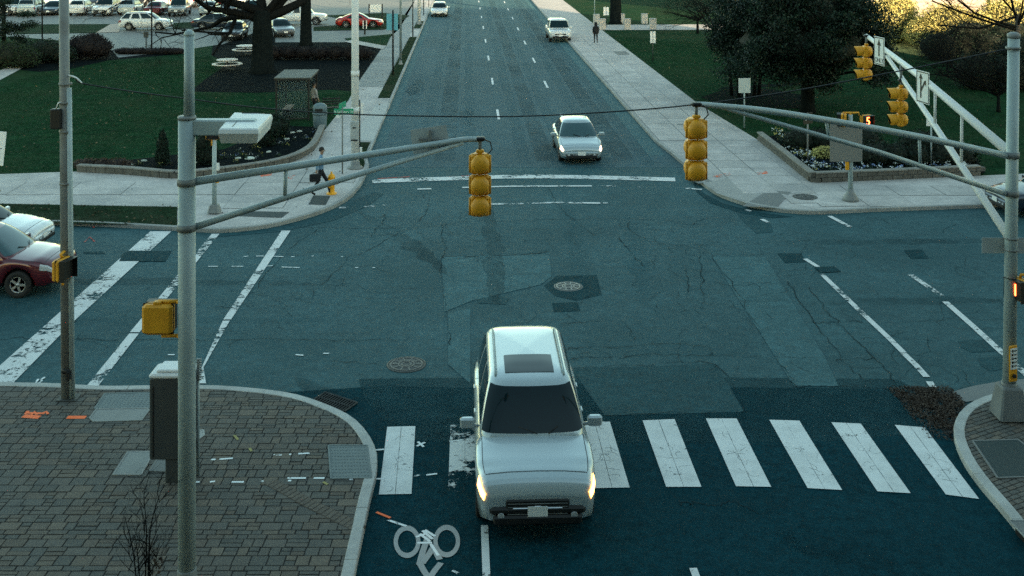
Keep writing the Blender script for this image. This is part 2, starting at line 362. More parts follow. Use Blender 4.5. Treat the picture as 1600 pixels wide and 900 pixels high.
# cracks and tar seams
CR = [[(200, 531), (320, 531), (460, 531), (560, 532), (640, 530)], [(690, 402), (692, 440), (697, 490), (702, 540)], [(690, 402), (760, 400), (850, 396)],
      [(690, 345), (691, 372), (697, 390), (693, 402)], [(440, 350), (470, 355), (510, 356), (560, 357), (640, 356), (690, 353)],
      [(560, 400), (610, 372), (660, 340), (672, 300)], [(800, 345), (870, 343), (960, 342), (1040, 345), (1080, 352), (1100, 342), (1145, 342)],
      [(980, 345), (985, 360), (1005, 372), (1040, 382), (1090, 384), (1125, 378)], [(1092, 388), (1094, 420), (1098, 470), (1090, 490)],
      [(1093, 396), (1130, 398), (1200, 398)], [(1112, 400), (1160, 470), (1215, 560), (1240, 603)], [(968, 372), (990, 400), (1007, 418)],
      [(1072, 420), (1075, 450), (1072, 470)], [(875, 507), (935, 502)], [(972, 500), (985, 520), (990, 530)],
      [(885, 546), (960, 542), (1040, 537), (1108, 541)], [(890, 560), (960, 558), (1040, 555), (1110, 556), (1200, 558), (1260, 560)],
      [(893, 576), (1000, 571), (1118, 569), (1163, 644)], [(945, 650), (1050, 646), (1163, 644)], [(1108, 541), (1111, 556)],
      [(1230, 440), (1275, 505), (1320, 563), (1345, 592)], [(1265, 450), (1300, 495), (1345, 540), (1385, 580), (1400, 605)],
      [(1272, 504), (1330, 502), (1345, 504)], [(1345, 529), (1390, 529)], [(1310, 563), (1365, 560)], [(1240, 605), (1320, 605), (1400, 608)],
      [(1060, 790), (1085, 789), (1120, 789), (1150, 785), (1180, 800)], [(500, 447), (530, 420), (545, 400)], [(400, 450), (440, 400), (495, 360)],
      [(800, 397), (830, 398), (858, 393)], [(745, 345), (800, 345)], [(595, 340), (602, 335), (600, 345), (580, 370)], [(660, 290), (662, 310)],
      [(930, 370), (905, 350), (880, 330), (860, 300), (850, 270)], [(1140, 470), (1185, 520), (1200, 560)], [(430, 560), (520, 565), (590, 568)], [(250, 470), (330, 480), (420, 478)], [(180, 532), (60, 528), (0, 531)]]
cm = MB()
for ln in CR:
    w = smooth_path(g2(ln), 8)
    w = [p + Vector((random.gauss(0, .035), random.gauss(0, .045), 0)) for p in w]
    cm.ribbon(w, [random.uniform(.008, .030) for _ in w], .0145)
cm.build('tar_seam', tar, road)
cm = MB()
def crackle(poly, n, L):
    ws = g2(poly); xs = [p.x for p in ws]; ys = [p.y for p in ws]
    for _ in range(n):
        p = Vector((random.uniform(min(xs), max(xs)), random.uniform(min(ys), max(ys)), 0))
        if not inside(p, ws): continue
        a = random.uniform(0, 6.28); pts = [p.copy()]
        for _k in range(random.randint(3, 9)):
            a += random.gauss(0, .6); p = p + Vector((math.cos(a), math.sin(a), 0)) * L * random.uniform(.6, 1.2); pts.append(p.copy())
        cm.ribbon(pts, [random.uniform(.004, .013) for _ in pts], .0145)
crackle([(430, 365), (660, 345), (690, 480), (300, 580), (330, 430)], 70, .25)
crackle([(690, 340), (1150, 345), (1250, 590), (900, 560), (700, 480)], 130, .25)
crackle([(1150, 345), (1600, 345), (1600, 580), (1400, 600)], 70, .3)
crackle([(100, 360), (330, 365), (140, 600), (0, 590)], 50, .25)
crackle([(690, 300), (720, 345), (700, 400), (670, 360)], 40, .12)
cm.build('hairline_crack', tar, road)

# ---- oil drips and polished wheel paths
def stain(pts, wd, m, z): MB().ribbon(pts, wd, z).build('stain', m, road)
for i, (u, wd) in enumerate(((-.9, .9), (3.4, .8), (6.8, .9))): stain([U(u, d) for d in (46, 60, 80, 110, 160)], wd, oil, .0100 + .0002 * i)
for i, u in enumerate((-1.9, .2, 2.5, 4.3, 5.9, 7.7)): stain([U(u, d) for d in (45, 60, 80, 110, 160)], .55, polish, .0108 + .0002 * i)
for i, l in enumerate(([(655, 125), (640, 150)], [(660, 120), (645, 160)], [(730, 170), (725, 200)], [(560, 330), (640, 380), (700, 430)], [(980, 330), (1000, 420), (1010, 480)], [(760, 300), (770, 380), (780, 480)], [(60, 440), (250, 440), (520, 445)], [(0, 500), (250, 500), (560, 500)], [(1150, 470), (1350, 470), (1600, 470)], [(1180, 380), (1380, 378), (1600, 376)], [(880, 290), (900, 390), (905, 470)], [(460, 590), (560, 640), (640, 700)], [(1190, 830), (1260, 850), (1400, 890)])):
    w = smooth_path(g2(l), 10); n_ = len(w) - 1
    stain([p + Vector((random.gauss(0, .05), random.gauss(0, .05), 0)) for p in w], [max(.02, (.62 if i > 2 else .9) * math.sin(math.pi * k / n_) ** .6 * random.uniform(.6, 1.2)) for k in range(n_ + 1)], oil if i % 3 != 1 else polish, .0122 + .0001 * i)
# ---- painted markings
def mark(name, px, m, z=.0165): return MB().sheet(g2(px), z).build(name, m, road)
def mline(name, px, wd, m, z=.0165, n=1):
    w = g2(px)
    if n > 1: w = smooth_path(w, n)
    return MB().ribbon(w, wd, z).build(name, m, road)
for b in ([(605, 668), (649, 667), (643, 773), (592, 774)], [(704, 665), (748, 664), (752, 769), (700, 771)], [(803, 662), (852, 661), (866, 766), (808, 768)],
          [(905, 660), (953, 660), (984, 763), (929, 764)], [(1004, 658), (1054, 656), (1096, 762), (1041, 762)], [(1103, 655), (1151, 655), (1205, 762), (1150, 761)],
          [(1202, 657), (1249, 658.5), (1316, 767), (1262, 764)], [(1299, 661), (1345, 663), (1423, 772), (1371, 769)], [(1398, 665), (1445, 669), (1530, 781), (1478, 774)]):
    a = [((b[0][0] + b[1][0]) / 2, (b[0][1] + b[1][1]) / 2), ((b[2][0] + b[3][0]) / 2, (b[2][1] + b[3][1]) / 2)]
    o = mark('crosswalk_bar', b, M('road_paint_flaked', (.62, .63, .62), .7, var=.06, ns=2, spec=.3, worn=.49, ws=3.5) if b[0][0] == 704 else paint)
    s = MB(); w = smooth_path(g2([a[0], ((a[0][0] * 2 + a[1][0]) / 3, (a[0][1] * 2 + a[1][1]) / 3), ((a[0][0] + a[1][0] * 2) / 3, (a[0][1] + 2 * a[1][1]) / 3), a[1]]), 4)
    s.ribbon(w, [random.uniform(.003, .010) for _ in w], .0185)
    ws = g2(b)
    for _ in range(random.choice((5, 9, 14))):
        p = Vector((0, 0, 0)); k = [random.random() for _ in range(4)]; t = sum(k)
        for q, kk in zip(ws, k): p += q * kk / t
        a_ = random.uniform(0, 6.28); pts = [p.copy()]
        for _k in range(4):
            a_ += random.gauss(0, .7); p = p + Vector((math.cos(a_), math.sin(a_), 0)) * .07; pts.append(p.copy())
        s.ribbon(pts, [random.uniform(.003, .008) for _ in pts], .0185)
    s.build('crack', tar, o)
mark('stop_line', [(235, 362), (268, 362), (114, 504), (17, 603), (-60, 680), (-90, 655), (0, 572)][0:4] + [(-2, 622), (-40, 622), (0, 572)], paint_w)
mark('crosswalk_line', [(331, 366), (343, 366), (218, 520), (203, 520)], paint_w); mark('crosswalk_line', [(202, 522), (217, 522), (152, 606), (149, 608), (133, 607)], paint_w)
mark('crosswalk_line', [(440, 361), (454, 361), (361, 500), (349, 500)], paint_w); mark('crosswalk_line', [(348, 502), (359, 502), (318, 575), (322, 600), (304, 600)], paint_w)
mline('stop_line', [(582, 284), (640, 281.5), (720, 279), (800, 276.5), (900, 277), (1000, 279.5), (1055, 281)], .62, paint_w, n=4)
for l in ([(652, 296), (674, 295.5)], [(722, 293.5), (800, 291.5), (925, 291)], [(933, 291), (962, 291.5)], [(998, 292.5), (1036, 293.5)], [(1068, 294.5), (1097, 296.5)],
          [(727, 320), (800, 319), (818, 318.5)], [(825, 318), (880, 317), (938, 318)], [(942, 318), (952, 318)], [(530, 325), (546, 325)], [(562, 324), (585, 323)], [(595, 322), (610, 321)]):
    mline('crosswalk_line', l, .19, paint_vw if len(l) == 2 else paint_w)
for l in ([(1166, 328), (1174, 331)], [(1190, 343), (1200, 348)], [(1258, 405), (1280, 419)], [(1284, 429), (1340, 483), (1390, 530), (1412, 552)], [(1412, 553), (1432, 572), (1448, 590)], [(1452, 597), (1458, 606)]):
    mline('crosswalk_line', l, .15, paint_w)
for l in ([(1296, 338), (1328, 355)], [(1423, 430), (1473, 464)], [(1477, 472), (1520, 510), (1566, 552), (1610, 592)]): mline('crosswalk_line', l, .17, paint_w)
def dash_rows(u, D0, n, step=12.2, ln=3.0, wd=.13):
    for k in range(n):
        d = D0 + k * step; MB().ribbon([U(u, d), U(u, d + ln)], wd, .0165).build('lane_dash', paint, road)
dash_rows(1.70, 55.8, 11); dash_rows(5.04, 54.4, 11, wd=.14)
mline('bike_lane_line', [(757, 822), (758, 850), (760, 900), (763, 1000)], .12, paint_w)
mline('lane_dash', [(1083, 889), (1120, 990)], .12, paint)
for cx, cy in ((636, 848), (698, 847)):
    s = MB(); n = 28; vs = []
    for k in range(n):
        a = 2 * math.pi * k / n
        for f in (1.0, .68): vs.append(G(cx + 21 * f * math.cos(a), cy + 25.5 * (f * .98 + .02) * math.sin(a)) + Vector((0, 0, .0165)))
    s.add(vs, [(2 * k, 2 * ((k + 1) % n), 2 * ((k + 1) % n) + 1, 2 * k + 1) for k in range(n)]); s.build('bike_symbol_wheel', M('road_paint_grey', (.30, .31, .31), .7, var=.08, ns=3, fine=.1, worn=.28, ws=12), road)
s = MB()
for i, l in enumerate(([(670, 837), (661, 862), (655, 884)], [(655, 880), (662, 893), (672, 908)], [(671, 905), (680, 892), (689, 881)], [(679, 853), (670, 868), (660, 882)], [(677, 856), (683, 868), (687, 876)])):
    s.ribbon(g2(l), .10, .0168 + .0004 * i)
s.build('bike_symbol_frame', MATS['road_paint_grey'], road)
# utility locating marks sprayed on road and paving
def spray(px, wd=.05, m=spray_w, z=.0185, par=road): MB().ribbon(g2(px, z), wd, z + .0006 * random.random()).build('spray_mark', m, par)
for l in ([(605, 812), (635, 822)], [(652, 848), (675, 848)], [(656, 834), (672, 846)], [(660, 829), (676, 842)], [(664, 828), (680, 838)], [(650, 839), (668, 833)], [(673, 850), (685, 868)], [(707, 891), (718, 897)], [(586, 703), (600, 702)], [(651, 697), (664, 691)], [(653, 690), (662, 698)], [(645, 745), (656, 742)],
          [(666, 742), (683, 740)], [(700, 690), (722, 687)], [(585, 748), (602, 748)], [(400, 400), (412, 400)], [(425, 400), (443, 401)], [(380, 401), (388, 400)], [(455, 401), (460, 401)], [(415, 416), (426, 415)], [(440, 417), (468, 418)], [(325, 416), (340, 416)], [(362, 416), (380, 416)],
          [(487, 400), (490, 400)], [(533, 401), (536, 401)], [(555, 418), (560, 418)], [(582, 418), (586, 418)], [(462, 554), (474, 555)], [(505, 552), (515, 552)], [(54, 600), (60, 592)], [(60, 599), (66, 594)], [(64, 593), (70, 589)], [(466, 319), (470, 319)], [(262, 554), (273, 554)]):
    spray(l)
spray([(588, 800), (610, 809)], .05, spray_o); spray([(140, 352), (148, 347), (146, 356)], .06, M('spray_paint_red', (.5, .05, .03), .8, worn=.45, ws=9)); spray([(132, 378), (140, 370), (148, 377)], .06, MATS['spray_paint_red'])
for l in ([(590, 279), (640, 276)], [(700, 276), (740, 274)]): spray(l, .08, MATS['spray_paint_red'], .0195)

# ---- kerbs
def offset(path, d):
    out = []
    for i, p in enumerate(path):
        t = (path[min(i + 1, len(path) - 1)] - path[max(i - 1, 0)]).normalized(); out.append(p + Vector((-t.y, t.x, 0)) * d)
    return out
def resample(path, step):
    out = [path[0]]; acc = 0.0
    for i in range(len(path) - 1):
        a, b = path[i], path[i + 1]; L = (b - a).length; pos = step - acc
        while pos <= L: out.append(a + (b - a) * (pos / L)); pos += step
        acc = (acc + L) % step if L > 0 else acc
        acc = L - (pos - step) if pos - step >= 0 else acc + L
    return out
def cum(path):
    c = [0.0]
    for i in range(len(path) - 1): c.append(c[-1] + (path[i + 1] - path[i]).length)
    return c
def along(path, c, s):
    s = max(0, min(s, c[-1])); i = max(0, min(len(c) - 2, int(np.searchsorted(c, s)) - 1)); L = c[i + 1] - c[i]
    return path[i] + (path[i + 1] - path[i]) * ((s - c[i]) / L if L else 0)
def kerb_run(path, side, name, m, wd=.16, h=.135, ln=2.6, skip=(), dark=()):
    root = struct(thing(name, 'kerb', 'kerb')); del root['label']; del root['category']
    c = cum(path); s = 0.0; k = 0
    while s < c[-1] - .2:
        e = min(s + ln, c[-1]); n = max(2, int((e - s) / .35) + 1)
        pts = [along(path, c, s + .006 + (e - s - .012) * i / (n - 1)) for i in range(n)]
        mid = pts[n // 2]
        if not any((mid - q).length < r for q, r in skip):
            inner = offset(pts, side * wd); o1 = offset(pts, side * .015); o2 = offset(pts, side * (wd - .01)); b = MB()
            rings = [[(p.x, p.y, -.02), (p.x, p.y, h - .02), (q.x, q.y, h), (r.x, r.y, h), (t.x, t.y, h - .012), (t.x, t.y, -.02)] for p, q, r, t in zip(pts, o1, o2, inner)]
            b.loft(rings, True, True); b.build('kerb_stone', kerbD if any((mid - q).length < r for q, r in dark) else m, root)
        s = e; k += 1
        if mid.y > 95: ln = 12
    return root
LF = smooth_path(g2([(-420, 341), (-150, 347), (0, 350), (150, 354), (280, 361), (345, 364), (410, 358), (460, 347), (505, 333), (540, 316), (560, 297), (570, 280), (577, 262)]), 4) + [U(-4.2, d) for d in range(46, 205, 4)]
RF = [U(8.72, d) for d in range(204, 50, -4)] + smooth_path([U(8.72, 50)] + g2([(1055, 248), (1082, 272), (1097, 290), (1125, 308), (1165, 322), (1200, 329), (1240, 334), (1290, 335), (1370, 331), (1545, 325), (1900, 313)]), 4)
LN = smooth_path(g2([(-420, 594), (-120, 601), (0, 606), (90, 608), (160, 612), (250, 611), (330, 611), (400, 616), (462, 625), (515, 643), (552, 662), (576, 688), (589, 718), (588, 750), (580, 782), (568, 840)]), 4) + [U(-1.70, d) for d in (16.6, 15, 13, 11, 9, 7, 5, 3)]
RN_ = [U(9.03, d) for d in (3, 5, 8, 11, 14, 16.5)] + smooth_path([U(9.03, 17.2)] + g2([(1562, 800), (1532, 765), (1506, 728), (1491, 692), (1492, 668), (1507, 645), (1540, 628), (1590, 620), (1900, 600)]), 4)
kerb_run(LF, 1, 'kerb_left_far', kerbM)
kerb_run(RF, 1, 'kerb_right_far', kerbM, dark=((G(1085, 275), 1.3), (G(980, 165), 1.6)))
kerb_run(LN, -1, 'kerb_left_near', kerbW, wd=.2, ln=1.5, skip=((G(505, 638), .55),))
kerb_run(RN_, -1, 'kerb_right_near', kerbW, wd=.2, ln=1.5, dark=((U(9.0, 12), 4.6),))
# kerb ramps' pale triangle by the pole
MB().sheet(g2([(1488, 612), (1520, 603), (1560, 596), (1640, 588), (1640, 612), (1560, 618), (1510, 628), (1492, 622)], .02), .02).build('apron', conc_d, road)

# ---- far blocks: lawn level, concrete walks laid as slabs
BL = MB(); polyL = offset(LF, .15)
blockL = struct(BL.prism(polyL + [Vector((-170, 204, 0)), Vector((-170, polyL[0].y, 0))], -.05, .115).build('lawn_left', lawn))
polyR = offset(RF, .15)
blockR = struct(MB().prism(polyR + [Vector((170, polyR[-1].y, 0)), Vector((170, 204, 0))], -.05, .115).build('lawn_right', lawn))
Z1 = .121
zoneL = g2([(-420, 270), (0, 272), (120, 268), (275, 278), (370, 266), (440, 259), (490, 236), (506, 205), (545, 156)], Z1) + [U(-6.8, 67), U(-6.8, 204), U(-4.34, 204)] + [p for p in reversed(polyL) if p.y < 204]
zoneR = list(polyR) + g2([(1900, 258), (1540, 274), (1400, 280), (1267, 285), (1185, 219)], Z1) + [U(12.9, 60), U(12.9, 204)]
vergeL1 = g2([(-420, 314), (0, 318), (160, 321), (277, 323), (277, 352), (150, 349.5), (0, 346), (-420, 337)], .13)
vergeL2 = [U(-5.05, 62), U(-4.36, 62), U(-4.36, 96), U(-5.0, 96)]
vergeL3 = g2([(548, 262), (560, 222), (581, 222), (568, 262)], .13)
def walk(name, zone, m, uv, du, dv, holes=(), maxD=95, dark=()):
    s = struct(MB().sheet(zone, Z1).build(name, m))
    me = MB().rbox((0, 0, 0), (du - .034, dv - .05, .014), .004).add([(-du / 2, -dv / 2, -.0005), (du / 2, -dv / 2, -.0005), (du / 2, dv / 2, -.0005), (-du / 2, dv / 2, -.0005)], [(0, 1, 2, 3)], 1).mesh('slab', [m, joint])
    u0, u1, v0, v1 = uv; nu = int((u1 - u0) / du); nv = int((v1 - v0) / dv)
    for i in range(nu):
        for j in range(nv):
            c = U(u0 + (i + .5) * du, v0 + (j + .5) * dv)
            cs = [c + RN * (du / 2 * a) + RD * (dv / 2 * b) for a in (-1, 1) for b in (-1, 1)]
            if c.y > maxD or not all(inside(q, zone) for q in cs) or any(inside(q, h) for h in holes for q in cs + [c]): continue
            mm = me
            o = put('slab', mm, s, (c.x, c.y, Z1 + .0055 + random.uniform(0, .002)), RZ)
            o.rotation_euler = (random.gauss(0, .0012), random.gauss(0, .0012), RZ)
    return s
wL = walk('sidewalk_left', zoneL, conc, (-40, -4.3, 34, 66), 2.1, 1.9, (vergeL1, vergeL3))
ws2 = walk('sidewalk_left_street', [U(-6.8, 66.4), U(-5.06, 66.4), U(-5.06, 140), U(-6.8, 140)], M('concrete_blue_grey', (.25, .26, .255), .85, var=.10, ns=.7, fine=.10, fs=60, bump=.25, bs=80, spec=.25, objvar=.09), (-6.78, -5.06, 66.5, 140), 1.70, 1.9)
ws2.location.z = .004
wR = walk('sidewalk_right', zoneR, conc, (8.9, 13.0, 38.5, 96), 1.34, 1.4)
wR2 = walk('sidewalk_right_corner', g2([(1240, 318), (1275, 290), (1540, 279), (1900, 264), (1900, 305), (1545, 319), (1370, 325), (1280, 328)], Z1), conc, (12.5, 40, 36.5, 44), 1.7, 1.55)
wR2.location.z = .003
def zsheet(name, px, z, m, par=None):
    o = MB().sheet(px if isinstance(px[0], Vector) else g2(px, z), z).build(name, m, par); return o if par else struct(o)
zsheet('verge', vergeL1, .131, lawn2); zsheet('verge', vergeL2, .137, lawn2); zsheet('verge', vergeL3, .131, lawn2); zsheet('verge', [U(-5.05, 104), U(-4.36, 104), U(-4.36, 112), U(-5.05, 112)], .137, lawn2)
zsheet('path', [(545, 220), (588, 163), (607, 163), (583, 220)], .138, M('concrete_pale', (.40, .40, .38), .85, var=.08, fine=.1, bump=.2))
for px in ([(482, 319), (490, 305), (516, 306), (509, 320)], [(366, 337), (395, 330), (452, 331), (440, 340)]): zsheet('ramp_pad', px, .1325, M('tactile_dark', (.028, .04, .042), .8, var=.1, fine=.2), wL)
for px in ([(1160, 322), (1200, 297), (1237, 299), (1213, 325)], [(1048, 185), (1075, 184), (1092, 197), (1062, 198)], [(958, 80), (978, 80), (984, 85), (962, 86)], [(1076, 278), (1098, 276), (1112, 283), (1092, 287)]): zsheet('dark_slab', px, .1335, conc_d, wR)
zsheet('path', [(1100, 285), (1180, 270), (1255, 298), (1250, 305), (1238, 300), (1200, 297), (1168, 318), (1120, 302)], .1305, M('concrete_ramp', (.30, .295, .28), .85, var=.1, fine=.1, bump=.2), wR)
for px in ([(1112, 274), (1140, 270), (1142, 274), (1118, 277)], [(1178, 270), (1198, 267), (1200, 271), (1184, 273)], [(405, 272), (425, 270), (424, 274), (408, 276)], [(445, 278), (462, 273), (455, 281)]): zsheet('spray_mark', px, .1365, M('spray_paint_orange_faint', (.75, .14, .05), .8, worn=.52, ws=6), wR)
mulchL = zsheet('mulch_bed', [(297, 143), (320, 124), (345, 108), (352, 98), (330, 86), (333, 68), (420, 65), (520, 60), (600, 70), (594, 85), (560, 132), (555, 143), (520, 140), (400, 145)], .121, mulch)
zsheet('mulch_bed', [(120, 265), (200, 250), (350, 233), (440, 196), (503, 199), (490, 231), (440, 256), (370, 263), (275, 275)], .135, mulch)
zsheet('mulch_bed', [(60, 96), (170, 78), (280, 74), (290, 84), (170, 94), (110, 108), (60, 112), (20, 108)], .122, mulch)
zsheet('mulch_bed', [(1095, 152), (1130, 140), (1200, 138), (1262, 150), (1252, 170), (1130, 166)], .122, mulch)
zsheet('mulch_bed', [(1187, 216), (1269, 281), (1400, 276), (1540, 270), (1520, 240), (1330, 236), (1240, 205)], .2, mulch)
lot = zsheet('parking_lot', g2([(-420, 60), (20, 57), (100, 64), (170, 74), (185, 90), (275, 80), (340, 70), (440, 66), (560, 66), (606, 62), (625, 44)], .12) + [U(-7.2, 200), Vector((-165, 200, 0))], .125, M('lot_asphalt', (.13, .135, .13), .7, var=.1, ns=.4, fine=.12, fs=30, bump=.3, bs=30, spec=.5))
zsheet('grass_island', [(20, 53), (33, 38), (172, 37.5), (150, 51)], .16, lawn2, lot)
zsheet('grass_island', [(272, 45), (268, 36), (300, 34), (304, 44)], .16, lawn2, lot)
zsheet('grass_island', [(345, 70), (400, 50), (430, 55), (430, 66)], .16, mulch, lot)
zsheet('grass_island', [(490, 42), (600, 33), (618, 40), (600, 46), (490, 48)], .16, lawn2, lot)
zsheet('grass_island', [(538, 60), (612, 53), (604, 71), (550, 66)], .16, lawn, lot)
zsheet('grass_island', [(505, 24), (600, 20), (640, 24), (622, 36), (560, 34)], .16, lawn2, lot)
zsheet('path', [(150, 51), (172, 38), (190, 36), (186, 50)], .162, M('concrete_tan', (.36, .29, .24), .85, var=.1), lot)
zsheet('path', [(538, 65), (550, 62), (604, 72), (598, 77)], .165, conc)
zsheet('path', [(-60, 128), (0, 110), (42, 91), (52, 97), (0, 125), (-60, 150)], .128, conc)
zsheet('path', [(895, 39), (1300, 37), (1300, 46), (905, 47)], .126, conc)
zsheet('sunlit_grass', [(1338, 86), (1350, 52), (1440, 46), (1475, 84), (1440, 88), (1400, 80)], .124, M('lawn_sunlit_tint', (.30, .25, .09), 1.0, var=.2, ns=.8, fine=.3, fs=12, spec=.02))  # sunlit stretch of the slope; warm sunlight is put into the straw colour
zsheet('path', [(1120, 140), (1130, 136), (1300, 125), (1310, 130)], .1245, mulch)

# ---- near plazas: pavers one by one
def hull(p):
    p = sorted((q[0], q[1]) for q in p); out = []
    for seq in (p, p[::-1]):
        h = []
        for q in seq:
            while len(h) > 1 and (h[-1][0] - h[-2][0]) * (q[1] - h[-2][1]) - (h[-1][1] - h[-2][1]) * (q[0] - h[-2][0]) <= 1e-9: h.pop()
            h.append(q)
        out += h[:-1]
    return out
def plaza(name, kerb, extra, ks, wid, dep, angle, box, cap=300, mats=(0, 0, 0, 1, 1, 2, 3)):
    inner = offset(kerb, -.2); poly = [Vector((p.x, p.y)) for p in inner] + [Vector(e) for e in extra]
    s = MB().prism([(p.x, p.y) for p in poly], -.05, .112).build(name, bedM); struct(s)
    conv = hull(poly)
    rows = []; x0, x1, y0, y1 = box; y = y0; ca, sa = math.cos(angle), math.sin(angle)
    def rot(p): return Vector((p[0] * ca - p[1] * sa, p[0] * sa + p[1] * ca))
    while y < y1:
        d = random.choice(dep); x = x0 + random.uniform(-.3, 0)
        while x < x1:
            w = random.choice(wid)
            cells = [(x, y, w, d)] if d < .16 or random.random() < .72 else [(x, y, w, d / 2), (x, y + d / 2, w, d / 2)]
            for (cx, cy, cw, cd_) in cells:
                g = .007 + random.uniform(0, .004)
                q = [rot((cx + g, cy + g)), rot((cx + cw - g, cy + g)), rot((cx + cw - g, cy + cd_ - g)), rot((cx + g, cy + cd_ - g))]
                q = clip_convex(q, conv)
                if len(q) > 2 and abs(area2(q)) > .0025: rows.append(q)
            x += w
        y += d
    def vis(q):
        c = sum(q, Vector((0, 0))) / len(q); px = 800 + F * c.x / c.y; py = HY + F * CH / c.y
        return -10 < px < 1610 and py < 905, abs(area2(q)) * (F / c.y) ** 2 * (CH / c.y)
    seen = [(vis(q), q) for q in rows]; inn = sorted([t for t in seen if t[0][0]], key=lambda t: -t[0][1]); out = [t for t in seen if not t[0][0]]
    def addp(b, q, mi):
        z = .124 + random.uniform(-.004, .004); k = .006; c = sum(q, Vector((0, 0))) / len(q); n = len(q)
        t = [p + (c - p).normalized() * min(k, (c - p).length * .3) for p in q]; tz = [random.gauss(0, .0012) for _ in q]
        vs = [(p.x, p.y, .09) for p in q] + [(p.x, p.y, z - .005) for p in q] + [(p.x, p.y, z + dz) for p, dz in zip(t, tz)]
        fs = [(i, (i + 1) % n, n + (i + 1) % n, n + i) for i in range(n)] + [(n + i, n + (i + 1) % n, 2 * n + (i + 1) % n, 2 * n + i) for i in range(n)] + [tuple(range(2 * n, 3 * n))]
        b.add(vs, fs, mi)
    for (v, q) in inn[:cap]:
        b = MB(); addp(b, q, 0); c = q[0]
        t = math.sin(c.x * .9 + 1.3) + math.sin(c.y * .7 + c.x * .3)
        b.build('paver', pav[random.choice(mats + ((2, 2, 2, 2) if t > .7 else ((1, 1, 1) if t < -.5 else ())))], s, fix=False)
    b = MB()
    for (v, q) in inn[cap:] + out: addp(b, q, random.choice(mats))
    if b.v:
        o = b.build('paver_field', pav, s, fix=False); struct(o, 'stuff')
    return s
plL = plaza('brick_plaza_left', LN, [(LN[-1].x - 9, 3), (-18, 3), (-28, 20)], 0, (.17, .22, .27, .31, .36), (.13, .23, .23, .27, .18), 0.0, (-13, -1.4, 14.2, 23.8))
plR = plaza('brick_plaza_right', RN_, [(22, 23.3), (30, 15), (22, 3)], 0, (.2, .22, .24), (.11, .12, .12), R(28), (13.5, 24, 4.5, 16))
# curved soldier course across the left plaza
b = MB()
wv = smooth_path(g2([(420, 752), (450, 768), (480, 785), (520, 805), (565, 828)], .12), 5)
c_ = cum(wv); nS = int(c_[-1] / .11)
for i in range(nS):
    p = along(wv, c_, (i + .5) * .11); q = along(wv, c_, (i + .9) * .11); a = math.atan2(q.y - p.y, q.x - p.x)
    o = MB().rbox((0, 0, 0), (.10, .24, .05), .005).build('paver', pav[3], plL, (p.x, p.y, .108), a + R(8), fix=False)
def cover(name, label, cat, px, z, th, m, par=None, rib=None, tread=None):
    poly = [Vector((p.x, p.y)) for p in g2(px, z)]
    if area2(poly) < 0: poly.reverse()
    r = thing(name, label, cat, (0, 0, 0)); MB().prism(poly, z - .01, z + th).build('plate', m, r)
    fr = MB(); n = len(poly); c = sum(poly, Vector((0, 0))) / n
    for i in range(n):
        a, b2 = poly[i], poly[(i + 1) % n]; d = (b2 - a); L = d.length; t = d / L; nrm = Vector((-t.y, t.x)); mid = (a + b2) / 2 - nrm * .02
        fr.box((mid.x, mid.y, z), (L + .05, .035, .022 + .0008 * i), math.atan2(t.y, t.x))
    fr.build('frame', rib or m, r)
    if tread:                                   # raised studs in a grid
        s = MB(); e1 = (poly[1] - poly[0]); e2 = (poly[-1] - poly[0])
        for i in range(tread[0]):
            for j in range(tread[1]):
                p = poly[0] + e1 * ((i + .5) / tread[0]) + e2 * ((j + .5) / tread[1]); s.lathe([(.016, z + th), (.012, z + th + .006)], (p.x, p.y, 0), 6)
        struct(s.build('studs', m, r), 'stuff')
    return r
tact = M('tactile_blue_grey', (.15, .18, .18), .8, var=.08, ns=3, fine=.15, bump=.2)
cover('tactile_plate', 'pale blue-grey studded tactile plate beside the curved kerb, on brick paving', 'tactile plate', [(515, 697), (572, 697), (578, 746), (519, 747)], .13, .006, tact, tread=(12, 10))
cover('tactile_plate', 'pale grey studded tactile plate by the leftmost pole, behind the cabinet', 'tactile plate', [(165, 616), (238, 614), (237, 637), (150, 638)], .13, .006, tact, tread=(14, 7))
cover('tactile_plate', 'dark teal tactile plate on the brick corner by the tapered pole base', 'tactile plate', [(1522, 690), (1590, 688), (1660, 742), (1560, 746)], .13, .008, M('tactile_teal', (.018, .035, .036), .8, var=.1, fine=.25, bump=.3), rib=conc_d)
cover('utility_cover', 'rounded pale grey utility cover flush in the brick paving behind the cabinet', 'utility cover', [(142, 653), (152, 640), (228, 639), (231, 641), (220, 656), (148, 658)], .13, .006, M('cover_concrete', (.22, .23, .22), .8, var=.1, ns=4, fine=.1))
cover('utility_cover', 'grey rectangular utility box lid with frame, beside the pedestal cabinet', 'utility cover', [(179, 741), (201, 707), (238, 707), (219, 741)], .13, .008, M('cover_concrete', (.22, .23, .22)), rib=kerbM)
cover('utility_cover', 'small pale grey valve lid just right of the silver lamp pole', 'utility cover', [(303, 683), (308, 674), (316, 673), (317, 680), (310, 685)], .13, .008, kerbM)
cover('concrete_pad', 'small pale concrete pad under the cabinet pedestal', 'pad', [(236, 735), (246, 720), (300, 720), (296, 738)], .128, .008, conc_d)
